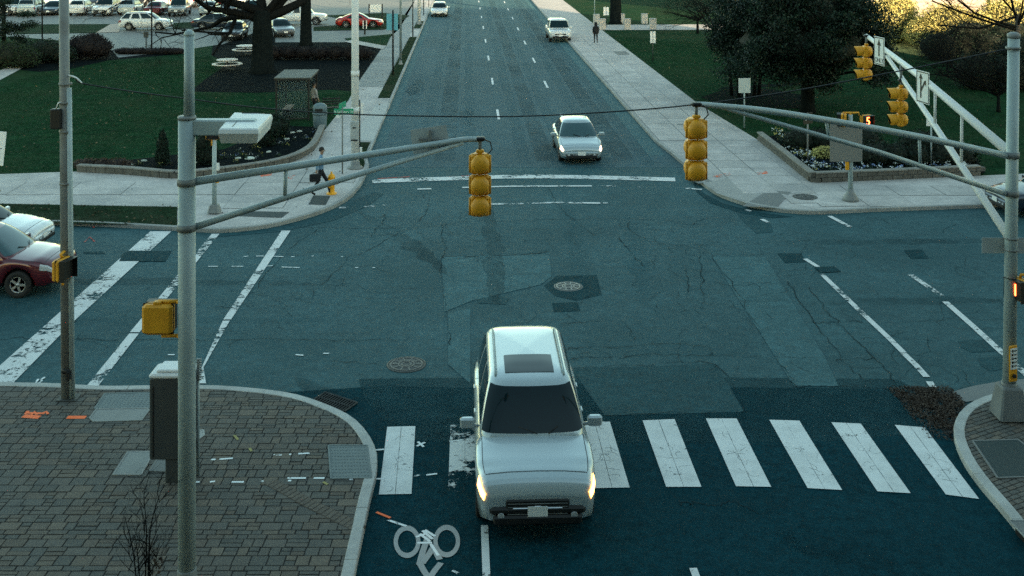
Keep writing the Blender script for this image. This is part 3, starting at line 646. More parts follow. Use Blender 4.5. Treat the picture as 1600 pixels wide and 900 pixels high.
# storm drain at the left kerb
dr = thing('storm_drain', 'black slotted storm drain grate in the left kerb gap', 'drain', tuple(G(521, 629)), 0)
dc = G(521, 629)
fr = MB(); c4 = [p - dc for p in g2([(486, 629), (508, 615), (558, 631), (538, 645)])]
MB().sheet(c4, .013).build('pit', M('pit_black', (.003, .004, .004), .9), dr)
for i in range(4):
    a, b2 = c4[i], c4[(i + 1) % 4]; fr.tube([(a.x, a.y, .03), (b2.x, b2.y, .03)], .022, 4, sm=False)
fr.build('frame', castiron, dr)
for i in range(1, 13):
    t = i / 13; a = c4[0].lerp(c4[1], 0) + (c4[3] - c4[0]) * t; b2 = c4[1] + (c4[2] - c4[1]) * t
    MB().tube([(a.x, a.y, .028), (b2.x, b2.y, .028)], .014, 4, sm=False).build('bar', castiron, dr)
a = c4[0].lerp(c4[1], .5); b2 = c4[3].lerp(c4[2], .5); MB().tube([(a.x, a.y, .032), (b2.x, b2.y, .032)], .014, 4, sm=False).build('bar', castiron, dr)
# kerb inlet at lower right: stone lid over a dark opening
il = thing('kerb_inlet', 'dark kerb inlet slab with open mouth at the lower right kerb', 'drain')
MB().prism([(p.x, p.y) for p in (U(9.0, 17.9), U(9.0, 12.5), U(10.2, 12.5), U(9.75, 17.9))], .128, .155).build('lid', castpale, il)
MB().prism([(p.x, p.y) for p in (U(9.04, 17.8), U(9.04, 12.6), U(9.06, 12.6), U(9.06, 17.8))], -.02, .127).build('opening', MATS['pit_black'], il)
b = MB()
for a_, b_ in ((U(9.0, 17.9), U(9.0, 12.5)), (U(9.0, 17.9), U(9.75, 17.9))): b.tube([(a_.x, a_.y, .15), (b_.x, b_.y, .15)], .014, 5)
b.build('edge_angle', steelD, il)
def manhole(label, c, r, m, pale=False):
    t = thing('manhole_cover', label, 'manhole cover', tuple(c)); z = 0
    MB().lathe([(r * 1.12, 0), (r * 1.12, .012), (r * 1.02, .014), (r * 1.02, .0)], n=32, cap=False).build('rim', castpale if pale else castiron, t)
    MB().lathe([(r, 0), (r, .012), (r * .97, .016), (.001, .016)], n=32).build('lid', m, t)
    s = MB()
    for rr in (.92, .48, .3): s.lathe([(r * rr, .016), (r * rr, .024), (r * (rr - .06), .024), (r * (rr - .06), .016)], n=28, cap=False)
    for k in range(10):
        a = 2 * math.pi * k / 10; s.box((r * .68 * math.cos(a), r * .68 * math.sin(a), .02), (r * .30, r * .07, .008), a)
    s.build('relief', M('cast_iron_worn', (.30, .31, .30), .5, .3, var=.1) if pale else castpale, t)
manhole('large round grey manhole cover in the street near the left kerb corner', G(635, 570), .40, castiron)
manhole('round pale ringed manhole cover in the middle of the crossing', G(888, 448), .36, castiron, True)
manhole('oval dark manhole cover in the far right sidewalk beside the dark ramp slab', G(1258, 308, .13) , .40, castiron)
# sprayed marks on the left plaza
for l in ([(330, 718), (337, 718)], [(343, 717.5), (364, 716)], [(427, 711), (440, 711)], [(466, 709), (484, 708)], [(306, 753), (312, 753)], [(328, 753), (336, 752)], [(362, 753), (381, 753)], [(449, 747), (478, 747)], [(490, 747), (507, 747)], [(546, 749), (551, 749)], [(408, 752), (412, 752)], [(450, 751), (455, 751)], [(452, 710), (455, 710)]):
    MB().ribbon(g2(l, .13), .055, .1315 + random.random() * .001).build('spray_mark', spray_w, plL)
for l, wd in (([(36, 650), (62, 652)], .14), ([(40, 647), (44, 642)], .07), ([(48, 649), (54, 643), (58, 648)], .06), ([(62, 647), (72, 643), (75, 647)], .06), ([(40, 645), (70, 646)], .07), ([(105, 652), (134, 652)], .13)):
    MB().ribbon(g2(l, .13), wd, .1315 + random.random() * .001).build('spray_mark', spray_o, plL)
for l in ([(366, 680), (372, 687)], [(390, 700), (393, 705)], [(505, 753), (512, 757)]): MB().ribbon(g2(l, .13), .05, .132).build('spray_mark', M('leaf_scrap', (.30, .26, .09), .8), plL)
# drift of dead leaves in the right gutter
dl = g2([(1395, 618), (1440, 606), (1490, 612), (1505, 630), (1492, 650), (1488, 690), (1470, 672), (1440, 645)])
pts = []
xs = [p.x for p in dl]; ys = [p.y for p in dl]
while len(pts) < 8000:
    p = Vector((random.uniform(min(xs), max(xs)), random.uniform(min(ys), max(ys)), 0))
    q = p + Vector((random.gauss(0, .28), random.gauss(0, .35), 0))
    if inside(q, dl) and random.random() < .35 + .65 * (math.sin(p.x * 9) * math.sin(p.y * 7) > -.3): pts.append((p.x, p.y, .02 + random.random() ** 2 * .05))
o = leaves('leaf_litter', pts, .042, leafdry, None, .8); struct(o, 'stuff'); o['label'] = 'drift of dead brown leaves in the right gutter'
MB().sheet(dl, .0122).build('leaf_stain', M('leaf_stain', (.014, .018, .018), .95, var=.3, ns=5, fine=.3, worn=.46, ws=3), road)
# grass blades on the nearer lawns
def blades(name, polys, n, h, m):
    out = []; tot = [abs(area2(p)) for p in polys]
    for p, a in zip(polys, tot):
        k = int(n * a / sum(tot)); P_ = np.array([(q[0], q[1]) for q in p]); lo, hi = P_.min(0), P_.max(0); got = 0
        while got < k:
            c = rng.uniform(lo, hi, (4000, 2)); x, y = c[:, 0], c[:, 1]; ins = np.zeros(len(c), bool)
            for i in range(len(P_)):
                a_, b_ = P_[i], P_[(i + 1) % len(P_)]
                if a_[1] == b_[1]: continue
                cond = ((a_[1] > y) != (b_[1] > y)) & (x < (b_[0] - a_[0]) * (y - a_[1]) / (b_[1] - a_[1]) + a_[0]); ins ^= cond
            c = c[ins][:k - got]; out.append(c); got += len(c)
    c = np.concatenate(out); n = len(c); ang = rng.uniform(0, 6.28, n); hh = h * rng.uniform(.5, 1.4, n); wd = .011 * rng.uniform(.6, 1.4, n)
    d = np.stack([np.cos(ang), np.sin(ang)], 1); lean = rng.normal(0, .4, (n, 2)) * hh[:, None]; v = np.zeros((n, 3, 3))
    v[:, 0, :2] = c - d * wd[:, None]; v[:, 1, :2] = c + d * wd[:, None]; v[:, :2, 2] = .11; v[:, 2, :2] = c + lean; v[:, 2, 2] = .12 + hh
    me = bpy.data.meshes.new(name); me.vertices.add(3 * n); me.vertices.foreach_set('co', v.ravel()); me.loops.add(3 * n); me.loops.foreach_set('vertex_index', np.arange(3 * n, dtype=np.int32))
    me.polygons.add(n); me.polygons.foreach_set('loop_start', np.arange(0, 3 * n, 3, dtype=np.int32)); me.materials.append(m); me.update(calc_edges=True); me.validate()
    return struct(put(name, me), 'stuff')
gl = blades('grass', [g2([(-60, 270), (120, 267), (200, 248), (350, 231), (432, 195), (432, 146), (300, 145), (320, 124), (345, 108), (330, 88), (170, 96), (60, 114), (-60, 160)], .12), g2([(432, 150), (556, 145), (548, 152), (506, 200), (436, 195)], .12),
    g2([(950, 55), (1120, 70), (1260, 90), (1400, 90), (1500, 110), (1560, 150), (1590, 262), (1530, 268), (1520, 240), (1330, 236), (1240, 205), (1185, 208), (1060, 136)], .12)], 110000, .05, bladeM)
gl['label'] = 'short green lawn grass'
gb = blades('grass', [vergeL1, vergeL2, vergeL3], 30000, .045, bladeB); gb['label'] = 'short brownish verge grass along the kerbs'

# fallen leaves blown over the lawns and walks
def fallen(polys, n, z):
    out = []
    for p in polys:
        xs = [q[0] for q in p]; ys = [q[1] for q in p]; k = 0
        while k < n:
            q = (random.uniform(min(xs), max(xs)), random.uniform(min(ys), max(ys)))
            if inside(q, p): out.append((q[0], q[1], z + random.random() * .02)); k += 1
    return out
fl = leaves('fallen_leaves', fallen([g2([(0, 270), (350, 231), (432, 195), (432, 146), (300, 145), (170, 96), (60, 114)], .12), g2([(950, 55), (1260, 90), (1560, 150), (1590, 262), (1240, 205), (1185, 208), (1060, 136)], .12)], 420, .15) + fallen([zoneL, vergeL1], 160, .15), .11, M('leaf_fallen', (.085, .07, .04), .85, var=.2, island=.6), None, .85); struct(fl, 'stuff'); fl['label'] = 'scattered dry leaves on lawns and walks'
# ================================================================== VEHICLES
def interp(t, x):
    if x <= t[0][0]: return t[0][1]
    for (a, b), (c, d) in zip(t, t[1:]):
        if x <= c:
            k = (x - a) / (c - a); k = k * k * (3 - 2 * k) * .5 + k * .5; return b + (d - b) * k
    return t[-1][1]
SPEC = {
 'suv':    dict(L=5.1, W=1.0, wr=.39, ax=(.97, 4.0), top=[(0, .78), (.04, .90), (.12, .99), (.3, 1.05), (.7, 1.10), (1.3, 1.15), (1.55, 1.16), (4.5, 1.16), (4.9, 1.12), (5.1, .95)], gh=(1.28, 4.95, 2.0, 4.62, 1.12, 1.82, .92, .72), zb=.30),
 'crossover': dict(L=4.7, W=.93, wr=.36, ax=(.92, 3.70), top=[(0, .72), (.05, .82), (.16, .90), (.5, .98), (1.25, 1.06), (4.2, 1.10), (4.55, 1.05), (4.7, .88)], gh=(1.12, 4.55, 2.0, 4.0, 1.02, 1.66, .86, .64), zb=.27),
 'sedan':  dict(L=4.75, W=.91, wr=.33, ax=(.92, 3.70), top=[(0, .60), (.05, .68), (.16, .74), (.5, .82), (1.3, .93), (3.6, .96), (4.3, .98), (4.6, .94), (4.75, .78)], gh=(1.22, 4.15, 2.05, 3.35, .88, 1.45, .84, .60), zb=.22),
 'coupe':  dict(L=4.5, W=.90, wr=.33, ax=(.90, 3.5), top=[(0, .58), (.05, .66), (.16, .72), (.5, .80), (1.4, .90), (3.4, .95), (4.2, .98), (4.5, .80)], gh=(1.30, 4.15, 2.2, 3.0, .84, 1.34, .82, .56), zb=.20),
 'pickup': dict(L=5.4, W=.95, wr=.38, ax=(.95, 4.3), top=[(0, .80), (.05, .92), (.14, 1.0), (.5, 1.06), (1.35, 1.12), (3.4, 1.12), (3.5, 1.10), (5.25, 1.10), (5.4, 1.08)], gh=(1.30, 3.42, 1.95, 3.2, 1.08, 1.78, .87, .70), zb=.36, bed=(3.5, 5.3, .70)),
}
def car_fns(S):
    L, W, wr, ax, top, zb0 = S['L'], S['W'], S['wr'], S['ax'], S['top'], S['zb']; ra = wr * 1.16
    def Wd(s):
        f = max(0, 1 - s / .75); g = max(0, 1 - (L - s) / .6); e0 = max(0, 1 - s / .10); e1 = max(0, 1 - (L - s) / .08)
        return W * (1 - .11 * f ** 2 - .07 * e0 ** 2 - .07 * g ** 2 - .05 * e1 ** 2)
    def Zb(s):
        z = zb0 + (.10 * max(0, 1 - s / .25)) + (.12 * max(0, 1 - (L - s) / .35))
        for a in ax:
            d = abs(s - a)
            if d < ra: z = max(z, wr + math.sqrt(ra * ra - d * d) - .02)
        return z
    def ring(s):
        w, b, t = Wd(s), Zb(s), interp(top, s); h = t - b
        p = [(0, b), (.80 * w, b), (.965 * w, b + min(.05, .2 * h)), (1.0 * w, b + .42 * h), (.995 * w, b + .72 * h), (.965 * w, b + .90 * h), (.86 * w, t - .012), (.45 * w, t + .018), (0, t + .025)]
        if 'bed' in S and S['bed'][0] < s < S['bed'][1]:
            f = S['bed'][2]; p[6] = (.90 * w, t); p[7] = (.88 * w, f); p[8] = (0, f)
        return p
    def pt(s, q, side=1):
        r = ring(s); i = min(int(q), 7); k = q - i; a, b = r[i], r[i + 1]
        return Vector(((a[0] + (b[0] - a[0]) * k) * side, s - L / 2, a[1] + (b[1] - a[1]) * k))
    return Wd, Zb, ring, pt
def patch_mesh(pt, s0, s1, q0, q1, side, off, ns=5, nq=4):
    b = MB(); g = []
    for i in range(ns + 1):
        row = []
        for j in range(nq + 1):
            s = s0 + (s1 - s0) * i / ns; q = q0 + (q1 - q0) * j / nq; p = pt(s, q, side)
            n = (pt(s + .02, q, side) - pt(max(s - .02, 0.001), q, side)).cross(pt(s, min(q + .1, 8), side) - pt(s, q - .1, side))
            n = n.normalized() if n.length > 1e-9 else Vector((side, 0, 0))
            if n.x * side < 0 and abs(n.x) > .05: n = -n
            if abs(n.x) <= .05 and n.z < 0: n = -n
            row.append(p + n * off)
        g.append(row)
    vs = [p for r in g for p in r]; m = nq + 1
    b.add(vs, [(i * m + j, i * m + j + 1, (i + 1) * m + j + 1, (i + 1) * m + j) for i in range(ns) for j in range(nq)], 0, True)
    return b
CARM = {}
def car_meshes(kind, near):
    key = (kind, near)
    if key in CARM: return CARM[key]
    S = SPEC[kind]; L, W, wr, ax, zb = S['L'], S['W'], S['wr'], S['ax'], S['zb']; Wd, Zb, ring, pt = car_fns(S); out = {}
    n = 64 if near else 40; ss = sorted(set([0, .02, .05, .09, .14] + [L * i / n for i in range(1, n)] + [L - .09, L - .04, L]))
    b = MB(); rings = []
    for s in ss:
        r = ring(s); y = s - L / 2
        rings.append([Vector((x, y, z)) for x, z in r] + [Vector((-x, y, z)) for x, z in r[-2:0:-1]])
    b.loft(rings, True, True, 0, True); body = b
    sf0, sr0, sf1, sr1, zb_, zr, w0, w1 = S['gh']
    def ghpt(t):                                   # ring of the cabin at level t (0 belt, 1 roof edge)
        k = t; e = 1 - (1 - t) ** 1.25
        sf = sf0 + (sf1 - sf0) * k; sr = sr0 + (sr1 - sr0) * (k ** 1.15); w = w0 + (w1 - w0) * (k ** 1.25); z = zb_ + (zr - zb_) * e
        r = .20 + .06 * t; P_ = []
        def arc(cx, cy, a0): return [(cx + r * math.cos(a0 + math.pi / 2 * i / 3), cy + r * math.sin(a0 + math.pi / 2 * i / 3)) for i in range(4)]
        bow = .07
        # order: front edge (-y) left->right, corner, right side, corner, rear edge, corner, left side, corner
        c1 = arc(w - r, sf + r, -math.pi / 2); c2 = arc(w - r, sr - r, 0); c3 = arc(-w + r, sr - r, math.pi / 2); c4 = arc(-w + r, sf + r, math.pi)
        fr = [(-w + r + (2 * w - 2 * r) * i / 8, sf) for i in range(1, 8)]; rs = [(w, sf + r + (sr - sf - 2 * r) * i / 14) for i in range(1, 14)]
        rr = [(w - r - (2 * w - 2 * r) * i / 8, sr) for i in range(1, 8)]; ls = [(-w, sr - r - (sr - sf - 2 * r) * i / 14) for i in range(1, 14)]
        seq = fr + c1 + rs + c2 + rr + c3 + ls + c4
        o = []
        for x, y in seq:
            yy = y - bow * (1 - (x / w) ** 2) * max(0, 1 - abs(y - sf) / .5) + bow * .6 * (1 - (x / w) ** 2) * max(0, 1 - abs(y - sr) / .5)
            o.append(Vector((x, yy - L / 2, z)))
        return o
    g = MB(); lv = [-.06, .0, .12, .3, .5, .7, .88, 1.0]; rg = [ghpt(max(t, 0)) for t in lv]
    for p in rg[0]: p.z -= .09
    cr = ghpt(1.0); cc = sum(cr, Vector()) / len(cr)
    for k, dz in ((.93, .035), (.75, .062), (.45, .08), (.0, .088)): rg.append([cc + (p - cc) * k + Vector((0, 0, dz)) for p in cr])
    g.loft(rg, False, False, 0, True); body.add(g.v, g.f, 0, True)
    out['body'] = body
    def gpatch(i0, i1, t0, t1, off=.008, nt=6):
        N = 56; b = MB(); rows = []
        for j in range(nt + 1):
            t = t0 + (t1 - t0) * j / nt; r = ghpt(t); c = sum(r, Vector()) / len(r)
            rows.append([r[i % len(r)] + Vector(((r[i % len(r)] - c).x, (r[i % len(r)] - c).y * .6, .2)).normalized() * off for i in range(i0, i1 + 1)])
        return b.loft(rows, False, False, 0, True, closed=False)
    # index map: front 0..6, corner 7..10, right side 11..23, corner 24..27, rear 28..34, corner 35..38, left side 39..51, corner 52..55
    out['windscreen'] = gpatch(-3, 9, .10, .90); out['rear_window'] = gpatch(26, 36, .30, .90)
    if kind == 'pickup': sidew = [(11, 16), (18, 24)]
    elif kind == 'coupe': sidew = [(11, 22)]
    elif kind == 'sedan': sidew = [(10, 16), (17, 24)]
    else: sidew = [(10, 15), (16, 20), (21, 25)]
    out['sw'] = []
    for a, c in sidew:
        out['sw'].append(gpatch(a, c, .14, .86)); out['sw'].append(gpatch(62 - c, 62 - a, .14, .86))
    hl = (3.9, 5.0) if kind in ('suv', 'pickup') else (4.0, 5.3)
    out['hl'] = [patch_mesh(pt, .03, .34, hl[0], hl[1], sd_, .012) for sd_ in (1, -1)]
    out['tl'] = [patch_mesh(pt, L - .30, L - .015, 3.7, 5.1, sd_, .012) for sd_ in (1, -1)]
    zt = interp(S['top'], 0); wn_ = Wd(0)
    gr = MB(); gr.rbox((0, -L / 2 - .002, zt - .17), (wn_ * 1.25, .05, .27 if kind in ('suv', 'pickup') else .13), .02); out['grille'] = gr
    gb_ = MB(); gb_.rbox((0, -L / 2 - .012, zt - .17), (wn_ * 1.0, .05, .028), .01); gb_.rbox((0, -L / 2 - .016, zt - .17), (.14, .05, .09), .02); out['badge'] = gb_
    gs = MB()
    if near:
        for k in range(4): gs.rbox((0, -L / 2 - .022, zt - .26 + k * .055), (wn_ * 1.18, .02, .012), .004)
        out['slat'] = gs; wp_ = []
        for sd_ in (1, -1):
            w_ = MB(); p0 = ghpt(.06)[3]; w_.tube([(sd_ * .10 + .18, p0.y + .02, p0.z + .03), (sd_ * .34 + .1, p0.y + .10, p0.z + .12)], .011, 4); wp_.append(w_)
        out['wiper'] = wp_; out['hoodfront'] = patch_mesh(pt, .26, .272, 5.86, 8, 1, .004, 1, 8); out['hoodfront2'] = patch_mesh(pt, .26, .272, 5.86, 8, -1, .004, 1, 8)
        out['fog'] = []
        for sd_ in (1, -1): f_ = MB(); f_.lathe([(.055, -.03), (.055, .02), (.001, .02)], (sd_ * wn_ * .72, -L / 2 - .03, zb + .20), 10, axis='y'); out['fog'].append(f_)
    bl = MB(); bl.rbox((0, -L / 2 - .02, zb + .13), (wn_ * 1.75, .10, .15), .03); out['intake'] = bl
    bp = MB(); bp.rbox((0, -L / 2 + .02, zb + .27), (wn_ * 1.9, .12, .13), .04); out['bumper'] = bp
    rb = MB(); rb.rbox((0, L / 2 - .02, zb + .28), (wn_ * 1.9, .14, .16), .04); out['rear_bumper'] = rb
    pl = MB(); pl.box((0, -L / 2 - .048, zb + .27), (.32, .012, .16)); out['plate'] = pl
    pr = MB(); pr.box((0, L / 2 + .055, zb + .42), (.32, .012, .16)); out['rear_plate'] = pr
    mr = []
    for sd_ in (1, -1):
        m_ = MB(); mx = (W + .13) * sd_; my = sf0 + .42 - L / 2; mz = zb_ + .10
        m_.rbox((mx, my, mz), (.26, .12, .19 if kind in ('suv', 'pickup') else .15), .03); m_.tube([(W * .93 * sd_, my + .03, mz - .08), (mx - .08 * sd_, my + .02, mz - .04)], .03, 6); mr.append(m_)
    out['mirror'] = mr
    t_ = MB(); wd = .22; t_.lathe([(wr * .62, -wd / 2), (wr * .94, -wd / 2), (wr, -wd / 2 + .03), (wr, wd / 2 - .03), (wr * .94, wd / 2), (wr * .62, wd / 2), (wr * .62, -wd / 2)], axis='x', n=24 if near else 14, cap=False); out['tyre'] = t_
    r_ = MB(); r_.lathe([(wr * .63, -.06), (wr * .63, .085), (wr * .56, .09), (wr * .54, .05)], axis='x', n=20 if near else 10, cap=False)
    for k in range(5):
        a = 2 * math.pi * k / 5; r_.box((.075, wr * .32 * math.cos(a), wr * .32 * math.sin(a)), (.03, wr * .50, wr * .17), 0, 0, a)
    r_.lathe([(wr * .15, .02), (wr * .15, .10), (.001, .105)], axis='x', n=10); out['rim'] = r_
    d_ = MB(); d_.lathe([(wr * .60, .0), (.001, .0)], axis='x', n=16); out['hub'] = d_
    ds = []
    if near:
        for s in (sf0 + .55, sf0 + 1.55, sf0 + 2.5):
            if s < L - 1.0:
                for sd_ in (1, -1): ds.append(patch_mesh(pt, s, s + .012, 2.2, 5.4, sd_, .004, 1, 8))
        hd = []
        for s in (sf0 + 1.35, sf0 + 2.3):
            for sd_ in (1, -1):
                p = pt(s, 4.6, sd_); h_ = MB(); h_.rbox((p.x + .015 * sd_, p.y, p.z), (.03, .18, .035), .008); hd.append(h_)
        out['handle'] = hd
        out['hoodline'] = [patch_mesh(pt, .30, sf0 + .1, 5.75, 5.86, sd_, .004, 12, 1) for sd_ in (1, -1)]
    out['seam'] = ds
    if kind in ('suv', 'crossover'):
        rr_ = []
        for sd_ in (1, -1):
            b = MB(); x = (w1 - .10) * sd_; b.tube([(x, sf1 + .15 - L / 2, zr + .03), (x, sf1 + .3 - L / 2, zr + .085), (x, sr1 - .4 - L / 2, zr + .085), (x, sr1 - .2 - L / 2, zr + .03)], .02, 6); rr_.append(b)
        out['rail'] = rr_
    und = MB(); und.box((0, 0, zb + .06), (W * 1.5, L * .86, .12)); out['underbody'] = und
    if kind == 'suv':
        sn = MB(); gx, gy = 8, 8; hy = (max(p.y for p in cr) - min(p.y for p in cr)) / 2; vs = []
        for i in range(gx + 1):
            for j in range(gy + 1):
                x = w1 * .62 * (2 * i / gx - 1); y = sf1 + .22 + .75 * j / gy - L / 2; k = max(abs(x) / w1, abs(y - cc.y) / hy)
                vs.append((x, y, zr + interp([(0, .088), (.45, .08), (.75, .062), (.93, .035), (1, 0)], k) + .008))
        sn.add(vs, [(i * (gy + 1) + j, (i + 1) * (gy + 1) + j, (i + 1) * (gy + 1) + j + 1, i * (gy + 1) + j + 1) for i in range(gx) for j in range(gy)], 0, True); out['sunroof'] = sn
    CARM[key] = {k: ([m.mesh(k, []) for m in v] if isinstance(v, list) else v.mesh(k, [])) for k, v in out.items()}
    return CARM[key]
def car(kind, label, cat, loc, rz, pm, near=False, lit=None, group=None, name=None, glass=cglass, dark_rims=False, parts=True):
    ms = car_meshes(kind, near); S = SPEC[kind]; t = thing(name or ('pickup_truck' if kind == 'pickup' else 'parked_car'), label, cat, loc, rz, group)
    def part(nm, me, mat, par=t, l=None):
        o = put(nm, me, par, l)
        if not me.materials: me.materials.append(mat)
        o.material_slots[0].link = 'OBJECT'; o.material_slots[0].material = mat; return o
    body = part('body', ms['body'], pm)
    part('windscreen', ms['windscreen'], glass); part('rear_window', ms['rear_window'], cglass)
    for m_ in ms['sw']: part('side_window', m_, cglass)
    for m_ in ms['hl']: part('headlight', m_, lit or lampoff)
    for m_ in ms['tl']: part('tail_light', m_, tailM)
    g_ = part('grille', ms['grille'], darktrim); part('badge_bar', ms['badge'], chrome, g_)
    bp = part('bumper', ms['bumper'], pm if kind != 'suv' else darktrim); part('air_intake', ms['intake'], darktrim, bp); part('number_plate', ms['plate'], signW, bp)
    rb = part('bumper', ms['rear_bumper'], pm); part('number_plate', ms['rear_plate'], signW, rb)
    for m_ in ms['mirror']: part('mirror', m_, pm)
    for m_ in ms['seam']: part('door_seam', m_, darktrim, body)
    for m_ in ms.get('hoodline', []): part('hood_seam', m_, darktrim, body)
    if 'slat' in ms: part('grille_slats', ms['slat'], steelD, g_); part('hood_seam', ms['hoodfront'], darktrim, body); part('hood_seam', ms['hoodfront2'], darktrim, body)
    for m_ in ms.get('wiper', []): part('wiper', m_, blk)
    for m_ in ms.get('fog', []): part('fog_light', m_, lampoff, bp)
    for m_ in ms.get('handle', []): part('door_handle', m_, pm, body)
    for m_ in ms.get('rail', []): part('roof_rail', m_, darktrim if kind == 'crossover' else steel)
    if 'sunroof' in ms: part('sunroof', ms['sunroof'], cglass)
    part('underbody', ms['underbody'], blkR)
    for a in S['ax']:
        for sd_ in (1, -1):
            o = part('wheel', ms['tyre'], tyreM, t, (sd_ * (S['W'] - .12), a - S['L'] / 2, S['wr']))
            if sd_ < 0: o.rotation_euler = (0, 0, math.pi)
            part('rim', ms['rim'], greyM if dark_rims else rimM, o); part('hub', ms['hub'], blkR, o)
    return t
silver = paintC('silver', (.34, .40, .42), .35, .3); white = paintC('white', (.56, .58, .58), .0, .35); maroon = paintC('maroon', (.085, .006, .012), .3, .25)
black = paintC('black', (.012, .013, .014), .2, .25); navy = paintC('navy', (.012, .022, .035), .3, .28); redc = paintC('red', (.30, .016, .012), .1, .3); greyc = paintC('grey', (.14, .15, .155), .4, .3); pewter = paintC('pewter', (.25, .27, .27), .4, .3); silverw = paintC('silver_white', (.40, .46, .48), .3, .3)
def carU(kind, label, cat, px, py, *a, front=True, **k):      # front bumper on the ground at this pixel, coming along the main street
    p = G(px, py); q = p + RD * (SPEC[kind]['L'] / 2); return car(kind, label, cat, (q.x, q.y, 0), RZ, *a, **k)
carU('suv', 'silver white SUV crossing the zebra crossing with amber headlights lit', 'car', 840, 852, silverw, near=True, lit=headl, name='suv', glass=cglass)
carU('sedan', 'silver sedan with headlights lit, driving towards the far stop line', 'car', 909, 258, silver, near=True, lit=headlw, name='sedan', glass=cglassB)
carU('pickup', 'white pickup truck with covered bed parked at the right kerb', 'pickup truck', 876, 67, white, near=True)
b_ = bpy.data.objects['pickup_truck']
tp = MB().rbox((0, 1.9 - .2, 1.40), (1.55, 1.75, .62), .10, tp=.88).build('bed_cap', white, b_)
for sd_ in (1, -1): MB().rbox((sd_ * .735, 1.7, 1.45), (.03, 1.3, .30), .01).build('side_window', cglass, b_)
carU('sedan', 'white sedan driving down the street, farthest car on the road', 'car', 686, 27, white, name='sedan')
p = G(96, 467); car('crossover', 'maroon SUV waiting at the left stop line, cut by the frame edge', 'car', (p.x - 4.7 / 2 - .27, p.y + .93, 0), R(90), maroon, near=True, name='suv', glass=cglassB)
car('sedan', 'white sedan waiting beyond the maroon SUV, its bonnet showing', 'car', (P(86, 370, 33.3).x - 2.75, 33.4, 0), R(90), white, near=True, name='sedan')
car('sedan', 'dark navy car at the right kerb beside the mast pole, cut by the frame', 'car', (P(1547, 320, 38).x + 2.45, 37.9, 0), R(-86), navy, near=True, name='sedan', glass=cglassB)
# the car park, top left
gp = 'cars in the car park beyond the lawn'
def lotcar(kind, label, px, py, rz, pm, cat='car', **k):
    p = G(px, py, .125); return car(kind, label, cat, (p.x, p.y, .125), R(rz), pm, group=gp, **k)
lotcar('crossover', 'white SUV seen side-on on the driveway before the car park rows', 228, 46.5, 93, white)
lotcar('sedan', 'dark navy sedan seen side-on behind the white SUV, nose to the oak', 341, 45.5, 92, navy)
lotcar('sedan', 'black sedan facing the camera left of the big oak trunk', 367, 60, 6, black)
lotcar('coupe', 'red coupe seen side-on behind the tall white pole', 562, 42.5, 93, redc)
lotcar('sedan', 'grey car half hidden behind the big oak trunk', 437, 55, 25, greyc)
lotcar('pickup', 'white pickup seen side-on between the two oak trunks', 468, 38, 92, white, 'pickup truck')
row2 = [(-12, 'crossover', greyc, 'grey SUV at the left edge of the front parking row'), (22, 'suv', white, 'white SUV behind the leftmost conifer in the front parking row'), (53, 'suv', silver, 'silver SUV left of the dark blue car in the front row'), (85, 'sedan', navy, 'dark blue car behind the utility pole in the front parking row'),
        (128, 'crossover', white, 'white hatchback, second right of the utility pole in the front row'), (167, 'suv', white, 'large white SUV facing the camera in the front row, above the side-on white SUV'), (205, 'crossover', silver, 'silver SUV seen from behind in the front parking row'), (247, 'sedan', maroon, 'dark red car in the front parking row'),
        (281, 'pickup', pewter, 'pewter pickup truck in the front parking row'), (329, 'sedan', silver, 'silver sedan with sunlit roof in the front parking row'), (362, 'sedan', greyc, 'dark grey car left of the oak limbs in the front row'), (398, 'crossover', black, 'black SUV behind the oak trunk in the front row')]
for i, (x, k, pm, lb) in enumerate(row2):
    lotcar(k, lb, x, 22 + (i % 3) * .6, (5 if i in (1, 3, 5, 8) else 183) + random.uniform(-4, 4), pm, 'pickup truck' if k == 'pickup' else 'car')
row3 = [(2, 'sedan', greyc, 'grey'), (38, 'suv', white, 'white'), (74, 'crossover', white, 'white'), (118, 'suv', silver, 'silver'), (152, 'crossover', navy, 'dark blue'), (186, 'sedan', white, 'white'), (224, 'suv', black, 'black'), (262, 'crossover', white, 'white'), (300, 'suv', silver, 'silver'), (336, 'sedan', redc, 'red'), (372, 'suv', white, 'white')]
ORD = 'first second third fourth fifth sixth seventh eighth ninth tenth eleventh twelfth'.split(); seenl = {}
for i, (x, k, pm, cn) in enumerate(row3):
    nm = {'suv': 'tall SUV', 'crossover': 'SUV', 'sedan': 'sedan'}[k]; key = cn + nm; seenl[key] = seenl.get(key, 0) + 1
    lotcar(k, '%s %s, %s from the left in the second row of the car park' % (cn, nm, ORD[i]), x, 10, random.choice((2, 182)) + random.uniform(-3, 3), pm)
for i, x in enumerate(range(-5, 400, 38)):
    k = ('suv', 'sedan', 'crossover')[i % 3]; pm = (white, silver, greyc, white, black, white, redc, silver, white, navy, white)[i % 11]
    lotcar(k, '%s vehicle roof at the top edge, %s from the left in the third row' % (('white', 'silver', 'grey', 'white', 'black', 'white', 'red', 'silver', 'white', 'navy', 'white')[i % 11], ORD[i]), x, 0, random.choice((2, 182)), pm)

